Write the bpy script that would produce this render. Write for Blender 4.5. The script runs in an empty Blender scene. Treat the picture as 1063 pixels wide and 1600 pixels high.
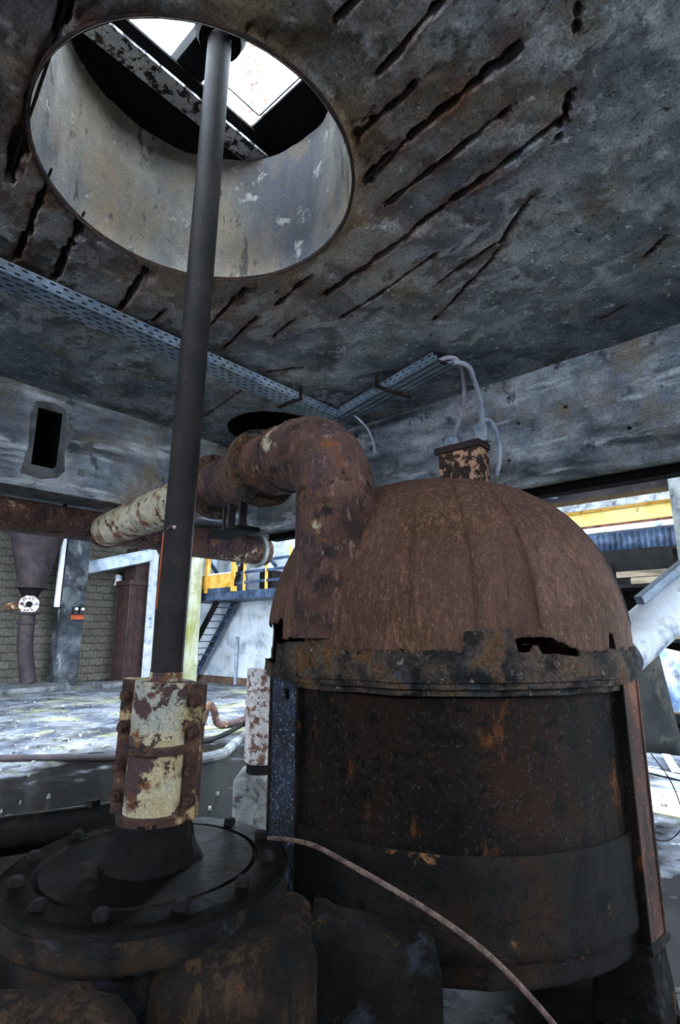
import bpy, bmesh, math, random
import numpy as np
from mathutils import Vector, Matrix
random.seed(7); rng = np.random.default_rng(7)
COL = bpy.context.scene.collection
PI = math.pi
CAM_YAW = math.radians(41.5)          # camera heading, measured from the +X wall line
CT, ST = math.cos(CAM_YAW), math.sin(CAM_YAW)
# ------------------------------------------------------------------ camera, sky, exposure
cd = bpy.data.cameras.new('camera'); cam = bpy.data.objects.new('camera', cd); COL.objects.link(cam)
cam.location = (0, 0, 1.6)
cam.rotation_euler = (math.radians(90+12.6), 0, CAM_YAW-PI/2)
cd.sensor_fit = 'VERTICAL'; cd.sensor_height = 36; cd.lens = 850/1600*36; cd.clip_start = .05; cd.clip_end = 300
bpy.context.scene.camera = cam
w = bpy.data.worlds.new('overcast_sky'); bpy.context.scene.world = w; w.use_nodes = True
bg = w.node_tree.nodes['Background']; bg.inputs[0].default_value = (.74, .86, 1, 1); bg.inputs[1].default_value = 1.0
sc = bpy.context.scene
sc.view_settings.view_transform = 'Standard'; sc.view_settings.look = 'None'
sc.view_settings.gamma = 1; sc.view_settings.use_curve_mapping = False
sc.view_settings.exposure = 3.7
sc.cycles.max_bounces = 8; sc.cycles.diffuse_bounces = 6; sc.cycles.glossy_bounces = 3; sc.cycles.sample_clamp_indirect = 6

# ------------------------------------------------------------------ helpers
def C(r, f):                      # metres to the right of / ahead of the standpoint -> floor x, y
    return f*CT+r*ST, f*ST-r*CT
def C3(r, f, z): x, y = C(r, f); return (x, y, z)
def S(r, g, b):                   # sRGB bytes -> linear
    return tuple(((c/255+.055)/1.055)**2.4 if c > 10 else c/255/12.92 for c in (r, g, b))+(1,)
def vnoise(x, y, seed=0):
    x = np.asarray(x, float); y = np.asarray(y, float)
    xi = np.floor(x).astype(np.int64); yi = np.floor(y).astype(np.int64); xf = x-xi; yf = y-yi
    def h(a, b):
        n = (a*374761393+b*668265263+seed*974711) & 0x7fffffff
        n = ((n ^ (n >> 13))*1274126177) & 0x7fffffff
        return ((n ^ (n >> 16)) & 0xffff)/65535.
    u = xf*xf*(3-2*xf); v = yf*yf*(3-2*yf)
    return (h(xi, yi)*(1-u)+h(xi+1, yi)*u)*(1-v)+(h(xi, yi+1)*(1-u)+h(xi+1, yi+1)*u)*v
def fbm(x, y, seed=0, o=4):
    s = 0; a = .5
    for k in range(o):
        s = s+a*vnoise(np.asarray(x)*2**k, np.asarray(y)*2**k, seed+k*17); a *= .5
    return s/(1-.5**o)

class MB:
    def __init__(s): s.v = []; s.f = []
    def add(s, vs, fs):
        n = len(s.v); s.v += [tuple(v) for v in vs]; s.f += [tuple(i+n for i in f) for f in fs]; return s
    def box(s, x0, x1, y0, y1, z0, z1):
        vs = [(x, y, z) for z in (z0, z1) for y in (y0, y1) for x in (x0, x1)]
        return s.add(vs, [(0,2,3,1),(4,5,7,6),(0,1,5,4),(2,6,7,3),(0,4,6,2),(1,3,7,5)])
    def hexa(s, b, t):             # bottom quad (ccw from above), top quad
        return s.add(list(b)+list(t), [(3,2,1,0),(4,5,6,7),(0,1,5,4),(1,2,6,5),(2,3,7,6),(3,0,4,7)])
    def cbox(s, r0, r1, f0, f1, z0, z1):   # box square to the view direction
        q = [(r0,f0),(r1,f0),(r1,f1),(r0,f1)]
        return s.hexa([C3(*p, z0) for p in q], [C3(*p, z1) for p in q])
    def bar(s, a, b, w, h, up=(0,0,1)):    # rectangular bar from a to b
        a = Vector(a); b = Vector(b); d = (b-a).normalized(); u = Vector(up)
        if abs(d.dot(u)) > .98: u = Vector((1,0,0))
        r = d.cross(u).normalized(); u = r.cross(d)
        o = [(-1,-1),(1,-1),(1,1),(-1,1)]
        vs = [p+r*(i*w/2)+u*(j*h/2) for p in (a, b) for i, j in o]
        return s.add(vs, [(0,1,2,3),(7,6,5,4),(0,4,5,1),(1,5,6,2),(2,6,7,3),(3,7,4,0)])
    def tube(s, path, rad, n=20, cap=True):
        P = [Vector(p) for p in path]; m = len(P)
        R = rad if hasattr(rad, '__len__') else [rad]*m
        base = len(s.v); prev = None
        for i in range(m):
            if i == 0: t = P[1]-P[0]
            elif i == m-1: t = P[-1]-P[-2]
            else: t = (P[i]-P[i-1]).normalized()+(P[i+1]-P[i]).normalized()
            if t.length < 1e-6: t = last
            t = t.normalized(); last = t
            if prev is None:
                a = Vector((0,0,1)) if abs(t.z) < .9 else Vector((1,0,0))
                prev = a.cross(t).normalized()
            prev = (prev-t*prev.dot(t)).normalized(); q = t.cross(prev)
            for k in range(n):
                an = 2*PI*k/n; s.v.append(tuple(P[i]+(prev*math.cos(an)+q*math.sin(an))*R[i]))
        for i in range(m-1):
            for k in range(n):
                a = base+i*n+k; b = base+i*n+(k+1) % n
                s.f.append((a, b, b+n, a+n))
        if cap:
            s.f.append(tuple(base+k for k in range(n-1, -1, -1))); s.f.append(tuple(base+(m-1)*n+k for k in range(n)))
        return s
    def lathe(s, prof, cx=0, cy=0, n=48, closed=False):
        base = len(s.v); m = len(prof)
        for r, z in prof:
            for k in range(n):
                an = 2*PI*k/n; s.v.append((cx+r*math.cos(an), cy+r*math.sin(an), z))
        for i in range(m-1 if not closed else m):
            for k in range(n):
                a = base+i*n+k; b = base+i*n+(k+1) % n; c = base+((i+1) % m)*n+(k+1) % n; d = base+((i+1) % m)*n+k
                s.f.append((a, b, c, d))
        return s
    def ring(s, c, axis, r0, r1, t, n=40):  # flat annular flange
        c = Vector(c); ax = Vector(axis).normalized()
        a = Vector((0,0,1)) if abs(ax.z) < .9 else Vector((1,0,0))
        u = a.cross(ax).normalized(); q = ax.cross(u); base = len(s.v)
        for r, o in ((r0,-t/2),(r1,-t/2),(r1,t/2),(r0,t/2)):
            for k in range(n):
                an = 2*PI*k/n; s.v.append(tuple(c+ax*o+(u*math.cos(an)+q*math.sin(an))*r))
        for i in range(4):
            for k in range(n):
                s.f.append((base+i*n+k, base+i*n+(k+1) % n, base+((i+1) % 4)*n+(k+1) % n, base+((i+1) % 4)*n+k))
        return s
    def build(s, name, mat, parent=None, smooth=35, bevel=0, seg=2):
        me = bpy.data.meshes.new(name)
        o0 = parent_origin(parent)
        me.from_pydata([(v[0]-o0[0], v[1]-o0[1], v[2]-o0[2]) for v in s.v], [], s.f)
        bm = bmesh.new(); bm.from_mesh(me); bmesh.ops.recalc_face_normals(bm, faces=bm.faces); bm.to_mesh(me); bm.free()
        if smooth:
            me.shade_smooth(); me.set_sharp_from_angle(angle=math.radians(smooth))
        me.materials.append(mat)
        o = bpy.data.objects.new(name, me); COL.objects.link(o); o.parent = parent
        if bevel:
            b = o.modifiers.new('bevel', 'BEVEL'); b.width = bevel; b.segments = seg; b.limit_method = 'ANGLE'; b.angle_limit = math.radians(40)
        return o
def parent_origin(p):
    t = Vector((0,0,0))
    while p is not None: t = t+Vector(p.location); p = p.parent
    return t
def tag(o, label, cat, group=None, kind=None):
    o['label'] = label; o['category'] = cat
    if group: o['group'] = group
    if kind: o['kind'] = kind
    return o
def thing(name, label, cat, loc, group=None, kind=None):
    o = bpy.data.objects.new(name, None); COL.objects.link(o); o.location = loc; o.empty_display_size = .1
    return tag(o, label, cat, group, kind)
def struct(o, label=None, cat='structure'):
    o['kind'] = 'structure'
    if label: o['label'] = label; o['category'] = cat
    return o
def cut(o, cutter_mb):                       # real holes: difference, then the cutter is gone
    c = cutter_mb.build('cutter', o.data.materials[0], o.parent)
    m = o.modifiers.new('cut', 'BOOLEAN'); m.operation = 'DIFFERENCE'; m.object = c; m.solver = 'EXACT'
    dg = bpy.context.evaluated_depsgraph_get()
    me = bpy.data.meshes.new_from_object(o.evaluated_get(dg)); o.modifiers.clear(); o.data = me
    me.shade_smooth(); me.set_sharp_from_angle(angle=math.radians(35))
    cm = c.data; bpy.data.objects.remove(c); bpy.data.meshes.remove(cm)
def copy_part(o, parent, loc):
    c = o.copy(); COL.objects.link(c); c.parent = parent; c.location = loc; return c

# ------------------------------------------------------------------ materials
def mk(name, ramp, scale=3, rough=.8, bump=.35, bscale=50, layers=(), attr=(), stretch=(1,1,1), bstretch=(1,1,1), metal=0, spec=.4, detail=9, bdist=.02, rand=0, lines=None, grain=.5, gscale=120, gstretch=(1,1,1)):
    m = bpy.data.materials.new(name); m.use_nodes = True; nt = m.node_tree; N = nt.nodes; L = nt.links
    bs = N['Principled BSDF']; bs.inputs['Metallic'].default_value = metal; bs.inputs['Specular IOR Level'].default_value = spec
    tc = N.new('ShaderNodeTexCoord')
    def mapped(st):
        mp = N.new('ShaderNodeMapping'); mp.inputs['Scale'].default_value = st; L.new(tc.outputs['Object'], mp.inputs['Vector'])
        return mp.outputs[0]
    def noise(sc_, st=(1,1,1), det=detail, ro=.62, dist=.0):
        n = N.new('ShaderNodeTexNoise'); n.inputs['Scale'].default_value = sc_; n.inputs['Detail'].default_value = det
        n.inputs['Roughness'].default_value = ro; n.inputs['Distortion'].default_value = dist
        L.new(mapped(st), n.inputs['Vector']); return n.outputs['Fac']
    def mix(f, a, b, typ='RGBA', blend='MIX'):
        x = N.new('ShaderNodeMix'); x.data_type = typ; 
        ia, ib, io = (6, 7, 2) if typ == 'RGBA' else (2, 3, 0)
        if typ == 'RGBA': x.blend_type = blend
        for sl, v in ((0, f), (ia, a), (ib, b)):
            if hasattr(v, 'is_output'): L.new(v, x.inputs[sl])
            else: x.inputs[sl].default_value = v
        return x.outputs[io]
    def mrange(v, lo, hi):
        r = N.new('ShaderNodeMapRange'); r.inputs[1].default_value = lo; r.inputs[2].default_value = hi; L.new(v, r.inputs[0]); return r.outputs[0]
    def math_(op, a, b):
        x = N.new('ShaderNodeMath'); x.operation = op
        for i, v in enumerate((a, b)):
            if hasattr(v, 'is_output'): L.new(v, x.inputs[i])
            else: x.inputs[i].default_value = v
        return x.outputs[0]
    n0 = noise(scale, stretch, dist=.3)
    cr = N.new('ShaderNodeValToRGB'); el = cr.color_ramp.elements
    while len(el) < len(ramp): el.new(.5)
    for i, (p_, c_) in enumerate(ramp): el[i].position = .5+(p_-.5)*.6; el[i].color = c_
    L.new(n0, cr.inputs[0]); col = cr.outputs[0]
    rg = rough; hgt = noise(bscale, bstretch, 5, .7)
    for ly in layers:
        c_, s_, thr, soft, r_ = ly[:5]; st = ly[5] if len(ly) > 5 else (1,1,1); hb = ly[6] if len(ly) > 6 else .25
        mk_ = mrange(noise(s_, st, 8, .65, .2), thr-.02-soft, thr-.02+soft)
        col = mix(mk_, col, c_); rg = mix(mk_, rg, r_, 'FLOAT')
        if hb: hgt = math_('ADD', hgt, math_('MULTIPLY', mk_, hb))
    for an, c_, s_, r_ in attr:            # wear and painted shade with their own shape, stored on the mesh
        a = N.new('ShaderNodeAttribute'); a.attribute_name = an
        k = math_('MULTIPLY', a.outputs['Fac'], mrange(noise(s_, det=8), .30, .62))
        col = mix(k, col, c_); rg = mix(k, rg, r_, 'FLOAT')
    if lines:                              # shuttering board imprint
        wv = N.new('ShaderNodeTexWave'); wv.bands_direction = lines[0]; wv.inputs['Scale'].default_value = lines[1]; wv.inputs['Distortion'].default_value = 1.5
        wv.inputs['Detail'].default_value = 3; L.new(tc.outputs['Object'], wv.inputs['Vector'])
        hgt = math_('ADD', hgt, math_('MULTIPLY', mrange(wv.outputs['Fac'], .0, .12), lines[2]))
    if rand:
        oi = N.new('ShaderNodeObjectInfo'); hv = N.new('ShaderNodeHueSaturation'); L.new(col, hv.inputs['Color'])
        L.new(mrange(oi.outputs['Random'], -1/rand, 1+1/rand) if False else math_('ADD', math_('MULTIPLY', oi.outputs['Random'], rand), 1-rand/2), hv.inputs['Value']); col = hv.outputs[0]
    if grain:                              # gritty speckle
        g1 = mrange(noise(gscale, gstretch, 4, .75), .30, .70); hgt = math_('ADD', hgt, math_('MULTIPLY', g1, .35))
        hs_ = N.new('ShaderNodeHueSaturation'); L.new(col, hs_.inputs['Color']); L.new(math_('ADD', math_('MULTIPLY', g1, grain*2), 1-grain), hs_.inputs['Value']); col = hs_.outputs[0]
    L.new(col, bs.inputs['Base Color'])
    if hasattr(rg, 'is_output'): L.new(rg, bs.inputs['Roughness'])
    else: bs.inputs['Roughness'].default_value = rg
    bp = N.new('ShaderNodeBump'); bp.inputs['Strength'].default_value = bump; bp.inputs['Distance'].default_value = bdist
    L.new(hgt, bp.inputs['Height']); L.new(bp.outputs[0], bs.inputs['Normal'])
    return m
m_ceil = mk('old_slab_concrete', [(.26,S(84,90,96)),(.42,S(138,144,152)),(.56,S(182,186,190)),(.66,S(152,156,162)),(.78,S(112,112,108))], 1.5, .9, .7, 26,
    layers=[(S(66,72,80),1.5,.58,.10,.9),(S(214,218,224),4.5,.64,.05,.9),(S(124,110,86),2.4,.62,.07,.9),(S(40,40,42),8,.66,.04,.9),(S(92,102,118),.9,.56,.10,.9),(S(206,208,210),16,.645,.02,.9),(S(58,60,64),22,.645,.02,.9)],
    attr=[('pale',S(186,188,192),3,.9),('grey',S(74,76,80),3,.9),('tan',S(168,134,94),2.4,.9),('rust',S(112,66,36),6,.9),('near_black',S(26,26,28),3,.9)], lines=('Y',1.3,.5), bdist=.035, grain=.55, gscale=70)
m_beam = mk('beam_concrete', [(.3,S(84,92,102)),(.44,S(128,136,146)),(.58,S(168,172,178)),(.76,S(116,116,112))], 1.1, .9, .6, 30,
    layers=[(S(58,62,68),1.3,.58,.10,.9,(.5,.5,2.2)),(S(206,208,212),2.6,.64,.06,.9,(.35,.35,2.4)),(S(124,110,94),1.8,.62,.08,.9),(S(60,64,72),5,.64,.05,.9)], lines=('Z',1.5,.5), bdist=.035, grain=.5, gscale=70)
m_lining = mk('lining_concrete', [(.3,S(118,116,112)),(.46,S(152,146,136)),(.6,S(176,170,160)),(.78,S(132,126,116))], 1.6, .85, .5, 40,
    layers=[(S(100,104,112),1.6,.57,.12,.85,(1,1,.2)),(S(170,146,114),1.8,.62,.12,.9,(1,1,.6)),(S(204,200,196),7,.67,.04,.9),(S(104,100,96),14,.645,.03,.9,(1,1,.6)),(S(96,92,88),5,.66,.015,.9,(1,1,.3))], grain=.35)
m_rust = mk('brown_rust', [(.26,S(68,43,34)),(.42,S(104,70,56)),(.55,S(130,92,76)),(.64,S(116,80,63)),(.76,S(84,56,36))], 1.2, .6, 1.0, 70, bstretch=(1,1,.3),
    layers=[(S(84,54,26),.9,.56,.10,.8),(S(138,98,80),44,.59,.10,.6,(1,1,.2)),(S(80,53,43),40,.60,.10,.7,(1,1,.22)),(S(162,122,100),85,.63,.05,.7,(1,1,.4)),(S(82,55,43),2,.63,.12,.8,(1,1,.3))], bdist=.014, grain=.5, gscale=110, gstretch=(1,1,.45), spec=.35)
m_pipe = mk('pipe_rust', [(.28,S(54,34,30)),(.43,S(86,57,48)),(.58,S(110,76,62)),(.76,S(72,48,36))], 2.4, .62, .8, 60, bstretch=(1,1,.5),
    layers=[(S(62,46,56),2,.57,.08,.6),(S(130,82,46),6,.63,.05,.8),(S(206,192,162),3.0,.665,.02,.7),(S(34,25,22),9,.61,.06,.8),(S(140,108,94),30,.63,.05,.7,(1,1,.4))], grain=.5, gscale=100, spec=.35)
m_paintpipe = mk('flaking_cream_paint', [(.3,S(178,162,128)),(.5,S(208,198,172)),(.7,S(168,160,142))], 3, .6, .5, 40,
    layers=[(S(120,76,50),3.2,.56,.05,.85),(S(84,52,38),11,.60,.03,.85),(S(40,30,28),26,.66,.02,.85)])
m_black = mk('black_pitted_plate', [(.3,S(11,9,9)),(.46,S(26,20,18)),(.6,S(44,31,25)),(.78,S(24,17,14))], 1.8, .55, 1.0, 120,
    layers=[(S(70,42,23),1.5,.58,.10,.75,(1,1,.4)),(S(74,70,74),55,.63,.04,.4),(S(128,78,40),7,.65,.04,.75,(1,1,.5)),(S(8,7,7),20,.60,.05,.6)], bdist=.014, spec=.2, grain=.8, gscale=130)
m_blacklow = mk('soot_black_plate', [(.3,S(12,11,11)),(.5,S(28,24,23)),(.7,S(44,36,32))], 2.4, .6, 1.0, 90,
    layers=[(S(156,112,74),6,.675,.03,.75),(S(120,120,128),8,.685,.03,.6),(S(70,44,27),2.0,.65,.07,.75),(S(9,8,8),16,.6,.05,.6)], bdist=.014, spec=.25, grain=.75)
m_bluegloss = mk('tarry_blue_plate', [(.3,S(22,26,36)),(.5,S(44,54,76)),(.7,S(70,84,112))], 5, .25, 1.0, 110,
    layers=[(S(16,15,16),5,.58,.06,.4),(S(96,60,42),11,.66,.04,.7),(S(150,164,196),60,.62,.04,.3)], bdist=.012, spec=.8, grain=.8)
m_redrust = mk('red_rust_plate', [(.3,S(84,46,34)),(.5,S(132,80,62)),(.7,S(150,98,78))], 4, .75, .6, 70,
    layers=[(S(46,31,27),3.5,.61,.08,.7,(1,1,.2)),(S(84,50,38),9,.61,.06,.7),(S(180,130,100),40,.68,.04,.8)])
m_band = mk('scaled_band', [(.3,S(40,35,33)),(.44,S(78,65,58)),(.58,S(118,98,82)),(.76,S(56,46,40))], 5, .7, 1.0, 40,
    layers=[(S(140,96,54),5,.60,.06,.85),(S(92,98,112),4,.645,.05,.5),(S(18,15,14),8,.59,.05,.7),(S(176,160,140),26,.66,.03,.8)], bdist=.04, spec=.35, grain=.6, gscale=80)
m_shaft = mk('dark_shaft_steel', [(.3,S(15,12,13)),(.5,S(27,21,22)),(.7,S(42,33,34))], 5, .55, .6, 150,
    layers=[(S(84,54,40),20,.67,.03,.7),(S(12,10,11),8,.6,.05,.5,(1,1,.4))], spec=.3, bdist=.008, grain=.9, gscale=190)
m_coup = mk('peeling_cream_rust', [(.3,S(190,170,128)),(.46,S(206,190,154)),(.6,S(170,172,162)),(.8,S(186,150,100))], 4, .7, .6, 60,
    layers=[(S(82,60,58),6.0,.535,.012,.85),(S(126,76,40),8,.61,.04,.85),(S(58,38,32),15,.63,.02,.85)], bdist=.018, grain=.4)
m_coupr = mk('coupling_rust', [(.3,S(62,40,34)),(.5,S(92,62,52)),(.7,S(118,80,58))], 8, .8, .8, 70,
    layers=[(S(200,170,122),7,.585,.02,.7),(S(46,32,30),11,.60,.05,.8)], grain=.5)
m_gear = mk('oily_gear_plate', [(.3,S(6,5,5)),(.5,S(14,11,10)),(.7,S(30,23,16))], 3, .2, .6, 40,
    layers=[(S(50,37,20),4,.62,.07,.4),(S(5,5,5),5,.50,.1,.06)], spec=.15, bdist=.012, grain=.5)
m_gearrim = mk('grimy_gear_rim', [(.3,S(14,14,15)),(.5,S(36,34,34)),(.7,S(58,50,44))], 4, .6, 1.0, 34,
    layers=[(S(90,100,122),6,.63,.05,.3),(S(84,60,36),4,.60,.07,.7),(S(8,8,8),9,.58,.05,.5)], spec=.35, bdist=.035, grain=.6)
m_house = mk('cast_housing_rust', [(.3,S(26,18,14)),(.5,S(50,36,27)),(.7,S(74,54,40))], 3, .65, 1.0, 36, bstretch=(1,1,.5),
    layers=[(S(104,78,56),24,.57,.06,.7,(1,1,.4)),(S(12,10,9),2.2,.56,.09,.7),(S(160,100,40),6,.68,.03,.8)], spec=.3, grain=.6, bdist=.03)
m_dark = mk('dark_grime', [(.3,S(6,6,7)),(.5,S(14,13,13)),(.7,S(24,21,20))], 4, .75, .7, 50, spec=.2)
m_patch = mk('old_mortar', [(.3,S(62,64,66)),(.5,S(88,90,92)),(.7,S(112,112,112))], 5, .9, .8, 30)
m_scar = mk('scarred_concrete', [(.3,S(40,44,50)),(.5,S(66,72,80)),(.7,S(104,108,112))], 1.6, .9, .6, 30, layers=[(S(150,154,158),2.2,.64,.05,.9,(1,1,.5)),(S(28,28,30),1.4,.58,.08,.9)])
m_shade = mk('near_black', [(.4,S(5,5,5)),(.6,S(9,9,9))], 4, .95, .3, 50, spec=.1)  # near black standing in for shade in the beam hole and underside
m_bluesteel = mk('pale_blue_steel', [(.3,S(150,168,190)),(.5,S(186,200,216)),(.7,S(206,216,226))], 3, .5, .2, 50, layers=[(S(90,100,116),4,.66,.05,.6)])
m_galv = mk('galvanised_tray', [(.3,S(96,112,130)),(.5,S(124,140,158)),(.7,S(146,160,174))], 3, .5, .15, 60, layers=[(S(96,100,104),6,.6,.1,.7),(S(112,84,58),9,.70,.03,.8)], metal=.15)
m_white = mk('white_worn_paint', [(.3,S(196,202,210)),(.5,S(218,224,230)),(.7,S(232,236,240))], 3, .45, .2, 40, grain=.12, layers=[(S(92,122,164),2.6,.62,.05,.5),(S(150,156,150),6,.66,.06,.7)])
m_whiterust = mk('white_paint_with_rust', [(.3,S(196,190,188)),(.5,S(222,216,214)),(.7,S(206,196,190))], 5, .6, .4, 50, layers=[(S(120,84,70),14,.57,.03,.8),(S(96,64,48),5,.64,.05,.8)])
m_ygreen = mk('mossy_post', [(.3,S(156,158,134)),(.5,S(184,186,166)),(.7,S(198,200,184))], 3, .8, .3, 40, layers=[(S(140,142,78),1.6,.56,.1,.85,(1,1,.3)),(S(110,108,84),12,.66,.04,.9)])
m_yellow = mk('safety_yellow_paint', [(.3,S(196,142,50)),(.5,S(224,170,72)),(.7,S(232,186,100))], 3, .5, .15, 50, layers=[(S(128,92,50),6,.68,.04,.8)])
m_yellowpale = mk('crane_yellow_paint', [(.3,S(236,214,120)),(.5,S(246,228,140)),(.7,S(250,236,160))], 2, .5, .1, 40, layers=[(S(196,150,60),4,.68,.04,.7)])
m_blue = mk('slate_blue_paint', [(.3,S(34,46,66)),(.5,S(52,68,92)),(.7,S(76,94,120))], 3, .5, .2, 50, layers=[(S(38,44,56),5,.6,.08,.7)])
m_hopper = mk('purple_brown_steel', [(.3,S(30,24,28)),(.5,S(46,37,42)),(.7,S(62,50,52))], 3, .65, .3, 60, layers=[(S(90,62,52),7,.66,.05,.8)])
m_brownsteel = mk('dark_brown_steel', [(.3,S(40,26,26)),(.5,S(60,40,38)),(.7,S(72,50,46))], 3, .6, .3, 50, layers=[(S(90,74,66),6,.7,.04,.7)])
m_brick = mk('block_masonry', [(.3,S(78,76,70)),(.5,S(108,104,94)),(.7,S(92,84,74))], 4, .9, .4, 40, rand=.35, layers=[(S(120,72,58),1.6,.68,.06,.9),(S(80,78,74),3,.62,.08,.9)])
m_mortar = mk('dark_mortar', [(.4,S(44,42,40)),(.6,S(60,58,54))], 6, .95, .4, 60)
m_whitewall = mk('whitewashed_wall', [(.3,S(168,178,190)),(.5,S(198,206,214)),(.7,S(186,190,192))], 1.2, .85, .25, 30, layers=[(S(120,126,134),1.3,.62,.09,.9),(S(150,150,146),4,.66,.05,.9)], lines=('Z',.7,.3))
m_skirt = mk('brown_wall_skirting', [(.4,S(86,66,56)),(.6,S(110,86,72))], 4, .85)
m_stone = mk('pale_stone', [(.3,S(120,122,120)),(.5,S(158,160,158)),(.7,S(180,180,176))], 5, .9, .6, 30, layers=[(S(80,80,78),5,.6,.07,.9)])
m_slabp = mk('plinth_concrete', [(.3,S(72,76,80)),(.5,S(104,108,110)),(.7,S(126,128,128))], 3, .9, .6, 30, layers=[(S(50,50,52),4,.6,.08,.9)])
m_darkplinth = mk('oil_soaked_concrete', [(.3,S(14,13,12)),(.5,S(30,27,25)),(.7,S(52,46,42))], 4, .85, 1.0, 25, layers=[(S(110,84,52),7,.66,.03,.9),(S(70,74,84),5,.66,.04,.8)], bdist=.05, spec=.2, grain=.6)
m_rubber = mk('dusty_rubber_sheet', [(.3,S(20,22,22)),(.5,S(34,37,37)),(.7,S(50,53,52))], 5, .75, .3, 60, layers=[(S(96,92,82),4,.64,.05,.9)])
m_conduit = mk('grey_conduit', [(.3,S(110,122,138)),(.5,S(140,150,164)),(.7,S(160,166,176))], 6, .55, .2, 60)
m_conduit2 = mk('mauve_conduit', [(.3,S(130,122,140)),(.5,S(160,150,166)),(.7,S(176,168,180))], 6, .6, .2, 60)
m_mottle = mk('mottled_box_paint', [(.3,S(34,24,18)),(.5,S(56,38,26)),(.7,S(70,46,30))], 6, .7, .4, 60, layers=[(S(196,152,126),12,.56,.015,.7),(S(190,110,40),5,.70,.03,.8)])
m_speckbeam = mk('speckled_girder_paint', [(.3,S(190,196,206)),(.5,S(220,224,230)),(.7,S(236,238,242))], 4, .6, .4, 50, layers=[(S(50,44,44),13,.55,.03,.8),(S(90,70,60),5,.64,.05,.8)])
m_rope = mk('rusty_wire_rope', [(.3,S(92,70,62)),(.5,S(134,108,98)),(.7,S(156,130,118))], 20, .75, .8, 160)
m_rebar = mk('rebar_rust', [(.3,S(24,15,12)),(.5,S(44,26,18)),(.7,S(70,42,26))], 12, .9, .6, 120)
m_fixture = mk('white_fixture_plastic', [(.4,S(224,228,232)),(.6,S(238,240,242))], 3, .4, .05)
m_blackplastic = mk('black_plastic', [(.4,S(20,20,22)),(.6,S(34,34,36))], 4, .5, .1)
m_orange = mk('orange_panel', [(.4,S(150,62,30)),(.6,S(180,84,44))], 5, .7, .2)
m_tarp = mk('blue_tarp', [(.3,S(70,96,140)),(.5,S(120,146,186)),(.7,S(186,196,214))], 2.5, .6, .3, 20, layers=[(S(96,88,84),3,.62,.05,.7)])
m_wood = mk('weathered_timber', [(.3,S(88,78,66)),(.5,S(124,110,92)),(.7,S(150,136,116))], 3, .85, .4, 40, stretch=(3,.4,3))
m_leaf = mk('litter_chip', [(.3,S(50,50,50)),(.5,S(110,110,112)),(.7,S(190,192,196))], 9, .85, .3, 40)
def floor_mat():
    m = mk('wet_dirty_floor', [(.28,S(50,54,62)),(.45,S(92,98,108)),(.58,S(132,136,144)),(.75,S(86,86,80))], .9, .8, .16, 18,
        layers=[(S(66,64,64),.8,.60,.08,.8),(S(168,170,128),.55,.62,.06,.8),(S(206,210,216),6,.66,.05,.9),(S(36,36,38),3.2,.66,.03,.85)],
        spec=.08, attr=[('grime_shade',S(18,16,13),2.2,.25),('pool',S(13,13,11),1.7,.04)], bdist=.04)
    return m
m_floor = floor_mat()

# ------------------------------------------------------------------ the setting
CZ = 3.87; HX, HY, HR = 1.30, 2.105, .785          # slab soffit and the round opening
H2 = (3.86, 4.44, .5)
GRO = [[(1.87,1.49),(1.8,1.13),(1.76,.81),(1.74,.61)],[(2.07,1.51),(2.01,1.07),(1.97,.76)],[(2.43,2.27),(2.38,1.99),(2.29,1.34),(2.23,.93),(2.17,.57)],
 [(2.26,.64),(2.17,.57),(2.07,.51)],[(2.71,2.39),(2.57,1.51)],[(2.82,1.62),(2.74,1.18)],[(3.17,1.87),(2.85,1.27),(2.53,.88)],[(1.64,1.32),(1.6,1.0)],
 [(1.46,1.07),(1.41,.81),(1.4,.6)],[(1.19,1.07),(1.19,.85)],[(1.84,.41),(1.73,.36)],[(3.44,.53),(3.33,.4)],[(3.98,.95),(3.92,.77)],
 [(.47,1.5),(.49,1.76),(.53,2.03),(.63,2.79)],[(.76,2.62),(.88,3.45)],[(1.0,2.79),(1.11,3.49)],[(1.47,2.95),(1.56,3.47)],[(1.78,3.24),(1.8,3.44)],
 [(2.04,2.66),(2.13,3.27)],[(2.29,2.85),(2.4,3.38)],[(2.99,3.92),(3.15,4.86)],[(2.54,2.95),(2.5,2.65)],[(2.91,3.42),(3.06,3.14)],[(2.2,2.2),(2.28,2.62)]]
GW = [.013,.010,.012,.006,.007,.006,.006,.008,.007,.006,.004,.006,.006,.028,.013,.014,.014,.010,.009,.008,.005,.007,.006,.006]
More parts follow.
